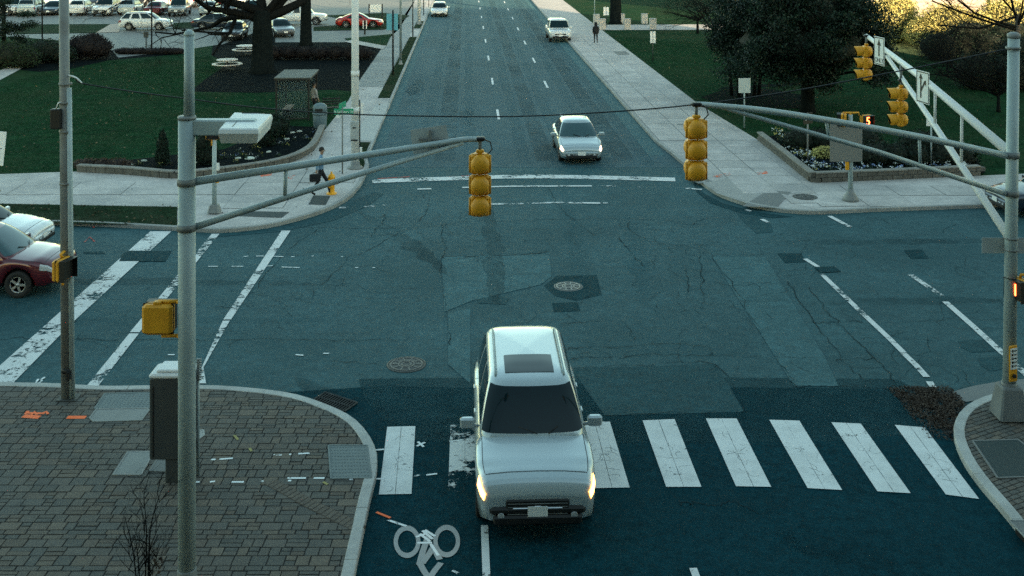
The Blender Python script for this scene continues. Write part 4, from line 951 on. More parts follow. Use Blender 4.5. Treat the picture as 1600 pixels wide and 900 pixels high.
# ================================================================== POLES, SIGNALS, SIGNS
def signal_head(label, loc, rz, hang=.25, name='traffic_light'):
    """three-section yellow head hanging below loc; its lenses face local +y"""
    t = thing(name, label, 'traffic light', tuple(loc), rz, 'yellow traffic lights over the crossing'); z = -hang - .19
    MB().tube([(0, 0, .07), (0, 0, -hang + .02)], .028, 8).build('hanger', steelD, t)
    h = MB(); h.rbox((0, 0, -hang + .02), (.13, .10, .06), .015); h.rbox((0, 0, -hang - .01), (.08, .08, .05), .01); h.build('bracket', yel, t)
    b = MB(); b.rbox((0, 0, .055), (.17, .15, .07), .02); b.tube([(.05, 0, .05), (.17, 0, .0), (.20, .0, -.12), (.13, 0, -.2), (.06, 0, -.22)], .012, 6); b.build('clamp_and_cable', blk, t)
    for k in range(3):
        zc = z - .35 * k; s = MB(); s.rbox((0, .03, zc), (.335, .17, .335), .035); s.rbox((0, .0, zc), (.37, .04, .30), .012)
        o = s.build('section', yel, t)
        d = MB(); n = 20; rings = []                       # bulged back of the section
        for f, yy in ((1, -.05), (.97, -.085), (.86, -.125), (.66, -.155), (.36, -.172), (.02, -.178)): rings.append([Vector((.158 * f * math.cos(2 * math.pi * i / n), yy, zc + .165 * f * math.sin(2 * math.pi * i / n))) for i in range(n)])
        d.loft(rings, False, True, 0, True); d.build('back_dome', yel, o)
        MB().lathe([(.145, .105), (.14, .125), (.10, .145), (.001, .155)], (0, 0, zc), 18, axis='y').build('lens', (lensR, lensA, lensG)[k], o)
        v = MB(); m = 15; ri, ro = [], []
        for i in range(m):
            a = R(-50 + 280 * i / (m - 1)); ri.append(a)
        vs = []
        for rr_, y0 in ((.158, 0), (.148, 1)):
            for a in ri:
                x, zz = rr_ * math.cos(a), rr_ * math.sin(a)
                vs += [(x, .11, zc + zz), (x * 1.0, .11 + .25 * (.72 + .28 * max(0, math.sin(a))), zc + zz - .012)]
        f = []
        for sft in (0, 2 * m):
            f += [(sft + 2 * i, sft + 2 * i + 2, sft + 2 * i + 3, sft + 2 * i + 1) for i in range(m - 1)]
        v.add(vs, f, 0, True); f2 = [(2 * i + 1, 2 * i + 3, 2 * m + 2 * i + 3, 2 * m + 2 * i + 1) for i in range(m - 1)]
        for q in f2: v.f.append(q); v.mi.append(0); v.sm.append(False)
        for j in range(m - 1): v.mi[(m - 1) + j] = 1
        v.build('visor', [yel, blk], o, fix=False)
        bt = MB()
        for sx in (-1, 1): bt.tube([(sx * .168, -.02, zc - .13), (sx * .168, -.02, zc + .13)], .016, 6)
        bt.build('hinge', yel, o)
    return t
def ped_head(label, loc, rz, sym='hand'):
    """pedestrian signal; face towards local +y"""
    t = thing('pedestrian_signal', label, 'pedestrian signal', tuple(loc), rz, 'pedestrian signals')
    MB().rbox((0, 0, 0), (.45, .20, .45), .04).build('housing', yel, t)
    MB().rbox((0, .0, 0), (.465, .025, .465), .01).build('gasket', blk, t)
    v = MB(); v.box((0, .16, .21), (.43, .14, .012)); v.box((-.21, .15, .0), (.012, .12, .42)); v.box((.21, .15, 0), (.012, .12, .42)); v.build('hood', blk, t)
    MB().box((0, .101, 0), (.40, .012, .40)).build('screen', blk, t)
    if sym == '5':
        me = text_mesh('5', .40, glow); o = put('digit', me, t, (0, .112, 0)); o.rotation_euler = (R(90), 0, R(180))
    elif sym == 'hand':
        h = MB(); h.rbox((0.06, .112, -.06), (.12, .012, .12), .004)
        for i in range(4): h.box((.015 + .031 * i, .112, .05 + (.02 if i in (1, 2) else 0)), (.022, .012, .12))
        h.box((.145, .112, -.04), (.022, .012, .09), 0, 0, 0, R(-35)); h.build('hand_symbol', glow, t)
    return t
def bracket(par, a, b, r=.03, name='bracket', m=yel):
    s = MB(); s.tube([a, b], r, 8); s.lathe([(r * 1.0, 0), (r * 2.2, .0), (r * 2.2, .03), (r, .03)], tuple(Vector(b) - Vector((0, 0, .015))), 8); return s.build(name, m, par)
def band(par, c, r, h, m=steelD): return MB().lathe([(r, -h / 2), (r + .014, -h / 2), (r + .014, h / 2), (r, h / 2)], c, 20, cap=False).build('band', m, par)

# --- near silver lamp pole with the left mast arm
NP = Vector(((292 - 800) * 16.1 / F, 16.1, .12)); np_ = thing('mast_arm_pole', 'tall silver lamp pole in the left foreground carrying a mast arm', 'pole', tuple(NP))
def zat(py, D): return CH - (py - HY) * D / F
zt = zat(183, 16.1) - .12
MB().lathe([(.128, 0), (.126, zt)], n=28).build('shaft', steel, np_); MB().lathe([(.21, 0), (.21, .03), (.15, .06), (.14, .30), (.13, .32)], n=24).build('base', steelD, np_)
s = MB(); s.lathe([(.135, zt - .03), (.135, zt + .01), (.12, zt + .02), (.001, zt + .02)], n=28); s.build('cap', steelD, np_)
dx = .035; z2 = zat(56, 16.1) - .12
MB().lathe([(.082, zt + .015), (.070, z2)], (dx, 0, 0), 22).build('upper_shaft', steel, np_); MB().lathe([(.07, z2), (.078, z2 + .01), (.078, z2 + .03), (.06, z2 + .07), (.02, z2 + .09)], (dx, 0, 0), 22).build('finial', steel, np_)
tip = P(752, 219, 17.9) - NP; a0 = Vector((.12, .02, zat(284, 16.1) - .12)); a1 = Vector((.12, .02, zat(355, 16.1) - .12))
up = smooth_path([a0, a0.lerp(tip, .3) + Vector((0, 0, .015)), a0.lerp(tip, .7) + Vector((0, 0, .035)), a0.lerp(tip, .93) + Vector((0, 0, .05)), tip], 5)
MB().tube(up, [.062 - .022 * i / (len(up) - 1) for i in range(len(up))], 14).build('mast_arm', steel, np_)
jn = a0.lerp(tip, .93) + Vector((0, 0, .0))
MB().tube([a1, a1.lerp(jn, .5) + Vector((0, 0, .02)), jn], [.052, .045, .034], 12).build('lower_arm', steel, np_)
for f in (.295,):
    p = a0.lerp(tip, f); q = a1.lerp(jn, f * 1.06); MB().tube([p, q], .032, 8).build('strut', steel, np_)
band(np_, (0, 0, a0.z), .128, .10); band(np_, (0, 0, a1.z), .128, .10)
# luminaire on the pole
la = P(300, 199, 16.1) - NP; lb = P(402, 200, 16.2) - NP
MB().rbox(((la.x + lb.x) / 2, .03, la.z), (lb.x - la.x, .19, .235), .02).build('lamp_arm', steel, np_)
lm = thing('street_lamp', 'white flat box street lamp head on the foreground pole', 'street lamp', tuple(NP + Vector((0, 0, 0))))
cA = [P(341, 203, 15.75) - NP, P(404, 203, 15.75) - NP, P(428, 186, 16.75) - NP, P(366, 177, 16.75) - NP]
zT = sum(c.z for c in cA) / 4 + .03
base = [(NP + c) for c in cA]
def fp(px, py, z):                                  # point of the lamp's top plane under this pixel
    D = (CH - z) * F / (py - HY); return Vector(((px - 800) * D / F, D, z)) - NP
zTop = zat(190, 16.15); top4 = [fp(x, y, zTop) for x, y in ((342, 203), (403, 203), (425, 180), (366, 177))]
b = MB(); cen = sum(top4, Vector()) / 4
r0 = [cen + (p - cen) * .93 + Vector((0, 0, -.20)) for p in top4]; r1 = [cen + (p - cen) * 1.03 + Vector((0, 0, -.05)) for p in top4]; r2 = [p for p in top4]; r3 = [cen + (p - cen) * .96 + Vector((0, 0, .018)) for p in top4]
b.loft([r0, r1, r2, r3], True, True); b.build('housing', whiteM, lm)
b = MB(); b.loft([[cen + (p - cen) * .84 + Vector((0, 0, -.212)) for p in top4], [cen + (p - cen) * .84 + Vector((0, 0, -.195)) for p in top4]]); b.build('lens', shglass, lm)
b = MB(); g1, g2_, g3, g4 = top4
def bl(u_, v_): return g1 + (g2_ - g1) * u_ + (g4 - g1) * v_ + Vector((0, 0, .018))
b.tube([bl(.30, .12), bl(.30, .42), bl(.62, .42), bl(.62, .60)], .009, 4, sm=False); b.tube([bl(.25, .92), bl(.75, .92)], .012, 4, sm=False); b.build('seam', greyM, lm)
signal_head('yellow traffic light seen from behind on the left mast arm', P(750, 222, 17.9), RZ, .17)
bk = thing('hanging_sign', 'grey back of a square sign hung from the left mast arm', 'sign', tuple(P(672, 216, 17.7)))
sg = [P(x, y, 17.72) - P(672, 216, 17.7) for x, y in ((641, 203), (697, 195), (704, 232), (646, 241))]
b = MB(); b.loft([[p + Vector((0, .0, 0)) for p in sg], [p + Vector((0, .006, 0)) for p in sg]]); b.build('panel', M('sign_back_dull', (.36, .40, .40), .7, 0, var=.12, ns=4), bk)
MB().rbox((0, -.02, .0), (.05, .05, .30), .01).build('clamp', steelD, bk)
MB().rbox((0.01, -.012, -.02), (.40, .02, .04), .005).build('clamp', steelD, bk)
ph = ped_head('yellow back of the pedestrian signal on the foreground pole', (NP.x - .43, 16.12, zat(498, 16.1)), 0)
bracket(ph, (.0, .0, .25), (.33, 0, .25)); bracket(ph, (0.05, 0, -.26), (.33, 0, -.26)); MB().rbox((0, -.02, .24), (.12, .1, .05), .01).build('bracket', yel, ph)
# --- traffic control cabinet on its pedestal
CB = G(284, 748, .12); cb = thing('control_cabinet', 'grey traffic control cabinet on a pedestal behind the lamp pole', 'cabinet', tuple(CB))
MB().rbox((-.08, 0, .22), (.34, .30, .46), .02).build('pedestal', greyM, cb)
MB().rbox((-.17, .05, .42 + .72), (.70, .46, 1.44), .02).build('body', greyM, cb); MB().rbox((-.16, .06, 1.90), (.74, .52, .09), .03).build('top', whiteM, cb); MB().rbox((-.13, .07, 1.97), (.56, .42, .06), .02).build('lid', whiteM, cb)
MB().rbox((-.45, -.185, 1.1), (.02, .012, 1.25), .003).build('door_seam', blk, cb); MB().rbox((.10, -.195, 1.2), (.03, .04, .16), .008).build('handle', steelD, cb); MB().rbox((.13, -.185, 1.66), (.05, .01, .06), .003).build('label_plate', yel, cb)
MB().tube([(.26, .1, 0), (.26, .1, 2.1)], .03, 8).build('conduit', steel, cb)
b = MB()
for k in range(9): b.rbox((.29, .06, 1.75 + k * .045), (.09, .05, .02), .004)
b.build('louvre', steelD, cb)

# --- left pole by the kerb
LP = G(106, 622, .12); lp = thing('utility_pole', 'grey two-tube pole with black box on the left brick corner', 'pole', tuple(LP)); Dl = LP.y
zz = lambda py: zat(py, Dl) - .12
lean = (P(99, 0, Dl) - LP)
MB().tube([(-.02, 0, 0), (lean.x, 0, zz(-140))], [.115, .095], 18).build('pole', steelD, lp)
q = P(109, 137, Dl) - LP; MB().tube([(.10, -.03, 0), (q.x, -.04, q.z)], [.062, .055], 12).build('conduit', steel, lp)
for py in (131, 160, 205, 286, 434): band(lp, (P(101 + py / 120, py, Dl).x - LP.x, 0, zz(py)), .12, .04)
MB().rbox((P(97, 185, Dl).x - LP.x - .07, -.10, zz(184)), (.22, .18, .42), .02).build('black_box', blk, lp); MB().tube([(-.20, -.1, zz(168)), (-.16, -.1, zz(160)), (-.05, -.08, zz(158))], .015, 6).build('cable', signW, lp)
b = MB(); b.lathe([(.12, -.05), (.135, -.05), (.135, .05), (.12, .05)], (0, 0, zz(577)), 16, cap=False); b.rbox((.06, -.13, zz(583)), (.07, .05, .18), .01); b.build('strap', blk, lp)
MB().rbox((.02, 0, .01), (.42, .36, .03), .01).build('base_plate', castiron, lp)
ph = ped_head('yellow and black pedestrian signal side-on at the leftmost pole', P(97, 420, Dl - .25), R(-104), None)
MB().tube([(0, .0, .23), (.02, -.02, .30), (-.1, -.02, .33)], .03, 8).build('bracket', yel, ph); MB().tube([(0, 0, -.23), (0, .02, -.34)], .025, 8).build('bracket', yel, ph)

# --- right mast pole with two arms
RP = G(1577, 652, .12); rp = thing('mast_arm_pole', 'grey mast arm pole at right on a tapered base with two arms', 'pole', tuple(RP)); Dr = RP.y
rz_ = lambda py: zat(py, Dr) - .12
b = MB(); b.rbox((0, 0, .33), (.60, .58, .66), .04, tp=.68); b.build('base', M('base_grey', (.17, .18, .18), .7, var=.15, ns=3, dirt=(.08, .085, .085), ds=1.2, da=.6), rp)
MB().lathe([(.155, .60), (.145, .72)], n=24).build('collar', steelD, rp)
tp_ = P(1584, 58, Dr) - RP; MB().tube([(0, 0, .6), (tp_.x, 0, tp_.z)], [.128, .112], 26).build('shaft', steel, rp)
MB().lathe([(.118, -.02), (.128, .0), (.128, .06), (.06, .10), (.001, .10)], tuple(tp_), 22).build('cap', steelD, rp)
xr = lambda py: tp_.x * (rz_(py) - .6) / (tp_.z - .6)
for py in (242, 302, 390, 372): band(rp, (xr(py), 0, rz_(py)), .124, .12 if py < 350 else .03)
b0 = Vector((xr(243) - .12, -.02, rz_(243))); b1 = Vector((xr(303) - .12, -.02, rz_(303))); t1 = P(1088, 163, 18.1) - RP
up = smooth_path([b0, b0.lerp(t1, .35) + Vector((0, 0, .09)), b0.lerp(t1, .75) + Vector((0, 0, .10)), b0.lerp(t1, .95) + Vector((0, 0, .03)), t1], 5)
MB().tube(up, [.066 - .024 * i / (len(up) - 1) for i in range(len(up))], 14).build('mast_arm', steel, rp)
j1 = b0.lerp(t1, .93) + Vector((0, 0, .02)); MB().tube([b1, b1.lerp(j1, .5) + Vector((0, 0, .06)), j1], [.052, .045, .034], 12).build('lower_arm', steel, rp)
for f in (.32, .625): MB().tube([b0.lerp(t1, f) + Vector((0, 0, .08)), b1.lerp(j1, f * 1.06) + Vector((0, 0, .05))], .03, 8).build('strut', steel, rp)
c0 = Vector((xr(243), .13, rz_(240))); c1 = Vector((xr(380), .13, rz_(372))); t2 = P(1354, 56, 32.6) - RP
MB().tube([c0, c0.lerp(t2, .5) + Vector((0, 0, .08)), t2], [.10, .085, .06], 14).build('mast_arm', whiteM, rp)
j2 = c0.lerp(t2, .86); MB().tube([c1, c1.lerp(j2, .5) + Vector((0, 0, .05)), j2], [.085, .07, .05], 12).build('lower_arm', whiteM, rp)
for f in (.25, .42): MB().tube([c0.lerp(t2, f) + Vector((0, 0, .05)), c1.lerp(j2, f * 1.16) + Vector((0, 0, .03))], .035, 8).build('strut', whiteM, rp)
signal_head('yellow traffic light seen from behind at the tip of the right mast arm', P(1088, 168, 18.1), RZ, .17)
def on2(f): return RP + c0.lerp(t2, f)
def arm2f(px):                                          # how far along the second arm this photo column lies
    best = min((abs(800 + F * on2(i / 400).x / on2(i / 400).y - px), i / 400) for i in range(401)); return best[1]
f1, f2 = .985, arm2f(1411)
p1, p2 = on2(f1), on2(f2)
signal_head('yellow traffic light facing left at the far tip of the second arm', p1 - Vector((0.05, 0, .02)), R(82), .22)
signal_head('yellow traffic light facing left, nearer one on the second arm', p2 - Vector((.05, 0, .45)), R(82), .12)
MB().tube([(0, 0, 0), (0, 0, .5)], .035, 8).build('hanger', steelD, bpy.data.objects['traffic_light.003'])
def arrow_sign(label, f, kind, zc):
    c = on2(f) + Vector((-.13, 0, zc)); t = thing('lane_sign', label, 'sign', tuple(c), R(-82)); wd, h = .62, .80   # local -y is the face
    MB().rbox((0, 0, 0), (wd, .012, h), .004).build('panel', signW, t)
    b = MB(); k = .022
    for x, z, a_, c_ in ((0, h / 2 - .03, wd - .05, k), (0, -h / 2 + .03, wd - .05, k)): b.box((x, -.008, z), (a_, .006, c_))
    for x in (-1, 1): b.box((x * (wd / 2 - .03), -.0085, 0), (k, .006, h - .05))
    b.build('border', blk, t)
    a = MB(); y0 = -.0095
    def tri(p, q, r): a.add([(p[0], y0, p[1]), (q[0], y0, q[1]), (r[0], y0, r[1])], [(0, 1, 2)])
    if kind == 'up':
        a.box((0, y0, .02), (.07, .004, .34)); tri((-.11, .16), (.11, .16), (0, .34)); a.build('arrow', blk, t)
        o = put('lettering', text_mesh('ONLY', .19, blk, .001), t, (0, -.011, -.27)); o.rotation_euler = (R(90), 0, 0)
    else:
        a.box((-.08, y0, -.02), (.06, .004, .50)); tri((-.17, .20), (.01, .20), (-.08, .34)); a.box((.0, y0 - .001, .0), (.055, .004, .26), 0, 0, 0, R(38)); tri((.04, .14), (.17, .04), (.17, .19)); a.build('arrow', blk, t)
    MB().rbox((0, .06, .0), (.06, .10, .10), .01).build('clamp', steelD, t)
arrow_sign('white lane sign with an up arrow and the word ONLY on the second arm', arm2f(1381), 'up', -.03)
arrow_sign('white lane sign with a straight and right arrow on the second arm', arm2f(1450), 'opt', -.03)
ph = ped_head('pedestrian signal with red light low on the right mast pole', P(1594, 452, Dr - .1), R(112), 'hand')
MB().tube([(0, 0, .22), (-.02, 0, .30), (-.12, -.08, .32)], .03, 8).build('bracket', yel, ph); MB().tube([(0, 0, -.22), (-.1, -.05, -.27)], .03, 8).build('bracket', yel, ph)
pb = thing('push_button', 'yellow crossing push button with white instruction plate on the right pole', 'push button', tuple(P(1583, 568, Dr - .15)), R(20))
MB().rbox((0, 0, .0), (.20, .03, .72), .01).build('backplate', yel, pb); MB().rbox((0, -.022, .10), (.17, .012, .42), .004).build('plate', signW, pb); MB().lathe([(.04, -.05), (.04, -.015)], (0, 0, -.24), 14, axis='y').build('button', blk, pb)
b = MB()
for k in range(5): b.box((-.04, -.03, .26 - k * .075), (.04, .004, .045)); b.box((.03, -.03, .26 - k * .075), (.07, .004, .018))
b.build('print', blk, pb)
bs = thing('blank_sign', 'blank grey sign strapped sideways behind the right mast pole', 'sign', tuple(P(1578, 384, Dr + .17)))
MB().rbox((0, .02, 0), (1.12, .012, .32), .004).build('panel', M('sign_back_dull'), bs); MB().rbox((0, -.02, 0), (.2, .06, .10), .01).build('clamp', steelD, bs)

# --- span wire between the two poles
wl_ = thing('span_wire', 'thin black wire sagging across the crossing from pole to pole', 'wire')
wp = [P(103, 117, Dl), P(118, 121, Dl - .1), P(128, 130, Dl - .1), P(200, 142, Dl), P(290, 154, Dl), P(400, 168, Dl), P(520, 177, 22.6), P(640, 181, 22.5), P(800, 182, 22.4), P(950, 175, 22.2), P(1090, 163, 22.1), P(1240, 142, 22), P(1400, 112, 21.9), P(1500, 92, 21.9), P(1582, 75, Dr)]
MB().tube(smooth_path(wp, 4), .014, 6).build('wire', blk, wl_); MB().tube(smooth_path(wp[0:3], 4), .017, 6).build('splice', signW, wl_)
band(wl_, tuple(P(1583, 75, Dr)), .13, .05)
# ================================================================== STREET FURNITURE BEYOND THE CROSSING
def post_pole(name, label, cat, px, py, h, r0, r1, m=steel, z=.12, base=True):
    c = G(px, py, z); t = thing(name, label, cat, tuple(c)); MB().lathe([(r0, 0), (r1, h)], n=14).build('pole', m, t)
    if base: MB().lathe([(r0 * 1.9, 0), (r0 * 1.9, .05), (r0 * 1.2, .12), (r0 * 1.05, .3)], n=14).build('base', steelD, t)
    return t
t = post_pole('lamp_post', 'tall white lamp post with grey meter box on the far left corner', 'lamp post', 555, 263, 11, .165, .13, whiteM)
MB().rbox((0, -.16, zat(199, 44.6) - .12), (.33, .2, .78), .03).build('meter_box', M('box_grey', (.34, .37, .38), .5, var=.08), t); MB().rbox((0, -.27, zat(194, 44.6) - .12), (.12, .02, .05), .005).build('slot', blk, t); MB().rbox((0, -.2, zat(213, 44.6) - .12), (.26, .24, .05), .01).build('shelf', blk, t)
for py in (112, 168): band(t, (0, 0, zat(py, 44.6) - .12), .155, .22, whiteM)
b = MB(); b.tube([(0, 0, 10.9), (.6, 0, 11.4), (2.0, 0, 11.5)], [.06, .05, .04], 8); b.rbox((2.2, 0, 11.5), (.6, .25, .14), .03); b.build('lamp_arm', steel, t)
t = post_pole('street_sign', 'green street name sign on a thin post at the far left corner', 'street sign', 535, 272, 2.72, .03, .03, steelD, base=False); Ds = G(535, 272, .12).y
zs = zat(174.5, Ds) - .12
MB().rbox((.05, 0, zs), (.78, .02, .24), .004).build('blade', signG, t); o = put('lettering', text_mesh('N Salisbury St', .135, signW, .001), t, (.04, -.013, zs)); o.rotation_euler = (R(90), 0, 0)
b = MB(); b.rbox((0, 0, zs + .26), (.02, .75, .22), .004, rz=R(-12)); b.build('blade', signG, t); MB().rbox((-.15, .02, zs - .19), (.22, .012, .1), .003).build('small_plate', signW, t)
t = post_pole('sign_post', 'thin post with a small white parking sign beside the tall white post', 'sign', 562, 248, 2.5, .03, .03, blk, base=False); MB().rbox((.10, 0, 2.15), (.10, .014, .5), .004).build('panel', signW, t); MB().rbox((.06, -.05, .35), (.1, .06, .3), .01).build('panel', signW, t)
t = post_pole('lamp_post', 'thin grey lamp post on the verge before the driveway', 'lamp post', 626, 101, 9, .09, .07, M('pole_teal_grey', (.20, .25, .26), .5, .2, var=.08), z=.13)
t = post_pole('sign_post', 'black post with a pale blue sign on the left verge', 'sign', 614, 117, 4.3, .06, .06, blk, z=.13, base=False); MB().rbox((-.05, .03, 3.5), (.75, .015, 1.1), .004).build('panel', signBlue, t)
t = post_pole('sign_post', 'dark grey post with a small crosspiece at the driveway edge', 'post', 645, 57, 4.6, .06, .05, greyM, z=.13, base=False); MB().rbox((.0, 0, 4.3), (.9, .06, .10), .01).build('crosspiece', greyM, t)
t = post_pole('lamp_post', 'white lamp post left of the farthest white sedan', 'lamp post', 655, 38, 10, .17, .14, whiteM, z=.13)
t = post_pole('sign_post', 'thin dark post beside the farthest white sedan', 'post', 662, 24, 4.5, .05, .05, blk, z=.13, base=False); MB().rbox((0, 0, 4.2), (.35, .015, .5), .004).build('panel', greyM, t)
t = post_pole('parking_meter', 'parking meter at the kerb by the farthest white sedan', 'parking meter', 670, 11, 1.1, .05, .05, blk, z=.13, base=False); b = MB(); b.rbox((0, 0, 1.25), (.22, .16, .35), .06); b.build('head', blk, t)
# white sign board with two posts, sign with two strips
c = G(587, 32, .16); t = thing('sign_board', 'white board sign on two black posts behind the red coupe', 'sign', tuple(c)); Dd = c.y
MB().rbox((0, 0, 1.25), (1.25, .05, .80), .01).build('panel', signW, t)
for x in (-.68, .68): MB().rbox((x, 0, .85), (.12, .12, 1.75), .01).build('post', blk, t)
c = G(570, 54, .16); t = thing('sign_post', 'black post with two white strips before the red coupe', 'sign', tuple(c)); MB().rbox((0, 0, .65), (.16, .1, 1.3), .01).build('post', blk, t)
for x in (-.14, .16): MB().rbox((x, -.06, .9), (.09, .015, .75), .004).build('panel', signW, t)
t = post_pole('lamp_post', 'thin dark lamp post standing before the white side-on SUV', 'lamp post', 237, 76, 9, .06, .05, blk, base=False); b = MB(); b.rbox((-.45, 0, 1.15), (.34, .3, .5), .04); b.tube([(-.45, 0, 0), (-.45, 0, 1)], .05, 6); b.build('meter', greyM, t)
post_pole('lamp_post', 'thin dark lamp post rising from the dark bushes at left', 'lamp post', 66, 66, 9, .06, .05, blk, base=False)
# the sliver of a sign at the left edge
t = post_pole('sign_post', 'white sign edge at the left border of the photo', 'sign', -12, 340, 3.4, .04, .04, steelD, base=False); c = P(3, 232, 36.6) - G(-12, 340, .12)
b = MB(); b.rbox((0, 0, 0), (.30, .02, 1.15), .004); o = b.build('panel', signW, t, tuple(c + Vector((-.05, 0, 0)))); o.rotation_euler = (0, R(6), 0); MB().tube([(0, 0, c.z), (c.x, c.y, c.z)], .02, 6).build('strut', steelD, t)
# pedestrian poles
t = post_pole('pedestrian_pole', 'slim grey signal post on the left walk before the planter', 'pole', 335, 333, zat(212, 37) - .12, .085, .07, steel); DpL = G(335, 333, .12).y
MB().rbox((0, 0, .16), (.42, .42, .32), .05, tp=.7).build('base', steelD, t); MB().rbox((.12, -.05, 1.2), (.10, .08, .3), .01).build('button_box', yel, t); MB().rbox((.11, -.02, 1.6), (.14, .02, .26), .005).build('plate', signW, t)
h = ped_head('pedestrian signal seen from the side on the slim left walk post', P(332, 208, DpL), R(196), None); MB().rbox((.02, .115, .0), (.1, .02, .1), .005).build('hand_symbol', glow, h); MB().tube([(0, 0, -.2), (.0, 0, -.42)], .05, 8).build('bracket', yel, h)
t = post_pole('pedestrian_pole', 'grey signal post on the right corner with a big grey sign back', 'pole', 1329, 314, zat(178, 39) - .12, .09, .075, steel); DpR = G(1329, 314, .12).y
MB().lathe([(.30, 0), (.27, .12), (.15, .30), (.10, .45)], n=16).build('base', steelD, t); MB().rbox((-.14, -.06, 1.3), (.12, .08, .35), .01).build('button_box', yel, t); MB().rbox((-.14, -.05, 1.7), (.1, .02, .4), .005).build('plate', signW, t)
s_ = thing('warning_sign', 'large blank grey sign back on the right corner signal post', 'sign', tuple(P(1322, 222, DpR - .12))); MB().rbox((0, 0, 0), (1.16, .016, 1.40), .005).build('panel', signB, s_); MB().rbox((.15, .05, .3), (.12, .08, .06), .01).build('clamp', steelD, s_); MB().rbox((.15, .05, -.3), (.12, .08, .06), .01).build('clamp', steelD, s_)
b = MB(); zb1 = zat(176, DpR) - .12
b.tube([(-.26, 0, zb1 - .1), (-.26, 0, zb1), (.30, 0, zb1), (.30, 0, zb1 - .1)], .03, 6); b.tube([(0, 0, zb1), (0, 0, zb1 - .5)], .035, 6); b.build('cross_arm', yel, t)
ped_head('pedestrian signal with its side to us on the right corner post', P(1318, 187, DpR), R(72), None)
ped_head('pedestrian signal showing an orange countdown number five', P(1353, 189, DpR), R(205), '5')
def park_sign(label, px, pyb, pyt, w_, h_, m=signW, rz=0.0, post=steelD, double=False):
    t = post_pole('sign_post', label, 'sign', px, pyb, zat(pyt, DEP(pyb, .12)) - .12, .032, .032, post, base=False); z = zat(pyt, DEP(pyb, .12)) - .12 - h_ / 2
    if double:
        for sx in (-1, 1): MB().rbox((sx * w_ * .27, -.04, z), (w_ * .45, .014, h_), .004, rz=rz).build('panel', m, t)
    else: MB().rbox((0, -.04, z), (w_, .014, h_), .004, rz=rz).build('panel', m, t)
    return t
park_sign('pale sign back on a thin post on the lawn beside the dark evergreen', 1163, 201, 122, .58, .72, M('sign_pale', (.45, .50, .48), .5, var=.08), 0, steel)
t = park_sign('small tilted black sign with white letters on a post in the flower bed', 1262, 258, 176, .62, .46, blk, R(38)); o = put('lettering', text_mesh('ONE', .2, signW, .001), t, (0, -.055, zat(176, DEP(258, .12)) - .35)); o.rotation_euler = (R(90), 0, R(38))
park_sign('small pale notice on a post behind the second arm', 1455, 262, 186, .42, .28, signW, 0, steel)
park_sign('white double parking sign on the lawn right of the sidewalk', 1020, 97, 49, .40, .85, signW, 0, greyM, True)
park_sign('white double parking sign by the concrete bollards', 947, 42, 11, .52, .80, signW, 0, greyM, True)
park_sign('thin post at the far right sidewalk edge by the bollards', 929, 42, -25, .1, .2, greyM, 0, steel)
for i, (x, y, lb) in enumerate(((932, 38, 'back row, nearest the street'), (941, 46, 'front row, nearest the street'), (971, 37, 'back row, middle, against the tree trunk'), (980, 46, 'front row, middle'), (1007, 37, 'back row, farthest from the street'), (1020, 45.5, 'front row, farthest from the street'))):
    t = thing('bollard', 'square concrete bollard on the side path, %s' % lb, 'bollard', tuple(G(x, y, .12)), 0, 'concrete bollards along the side path'); MB().rbox((0, 0, .48), (.62, .62, .96), .03).build('shaft', bconc, t); MB().rbox((0, 0, .99), (.66, .66, .07), .02).build('cap', bconc, t)
# fire hydrant
hy = thing('fire_hydrant', 'yellow fire hydrant behind the walking man at the far left corner', 'hydrant', tuple(G(518, 303, .12)))
MB().lathe([(.19, 0), (.19, .04), (.13, .05), (.115, .10), (.115, .50), (.15, .52), (.15, .56), (.12, .58)], n=18).build('barrel', hydM, hy); MB().lathe([(.14, .58), (.135, .64), (.10, .71), (.05, .74), (.035, .75), (.035, .82), (.001, .82)], n=18).build('bonnet', hydM, hy)
for sx in (-1, 1): MB().lathe([(.06, 0), (.06, .11), (.075, .11), (.075, .15), (.03, .15), (.03, .18), (.001, .18)] if sx > 0 else [(.06, 0), (.06, -.11), (.075, -.11), (.075, -.15), (.03, -.15), (.03, -.18), (.001, -.18)], (0.08 * sx, 0, .42), 12, axis='x').build('nozzle', hydM, hy)
MB().lathe([(.08, 0), (.08, -.10), (.095, -.10), (.095, -.15), (.03, -.15), (.001, -.18)], (0, -.09, .36), 14, axis='y').build('nozzle', hydM, hy)
# bus shelter
SH = G(457, 189, .12); sh = thing('bus_shelter', 'glass bus shelter with dark frame on the far left walk', 'bus shelter', tuple(SH), RZ); w_, d_, h_ = 1.62, 2.9, 2.12
for x in (-w_ / 2, w_ / 2):
    for y in (0, d_): MB().rbox((x, y, h_ / 2), (.085, .085, h_), .01).build('post', blk, sh)
MB().rbox((0, d_ / 2, h_ + .06), (w_ + .22, d_ + .25, .06), .02).build('roof', M('shelter_roof', (.09, .095, .085), .6, .1, var=.12, ns=2), sh); f = MB()
for y in (-.08, d_ + .08): f.box((0, y, h_), (w_ + .2, .07, .10))
for x in (-1, 1): f.box((x * (w_ / 2 + .07), d_ / 2, h_ + .001), (.07, d_ + .1, .10))
f.build('roof_beam', blk, sh); f = MB()
f.box((0, 0, .12), (w_, .05, .07)); f.box((-w_ / 2, d_ / 2, .121), (.05, d_, .07)); f.box((0, d_, .12), (w_, .05, .07)); f.build('sill_rail', blk, sh)
MB().box((0, 0, 1.12), (w_ - .12, .012, 1.85)).build('glass_pane', shglass, sh); MB().box((0, d_, 1.12), (w_ - .12, .012, 1.85)).build('glass_pane', shglass, sh)
for k in range(3): MB().box((-w_ / 2, d_ * (k + .5) / 3, 1.12), (.012, d_ / 3 - .06, 1.85)).build('glass_pane', shglass, sh)
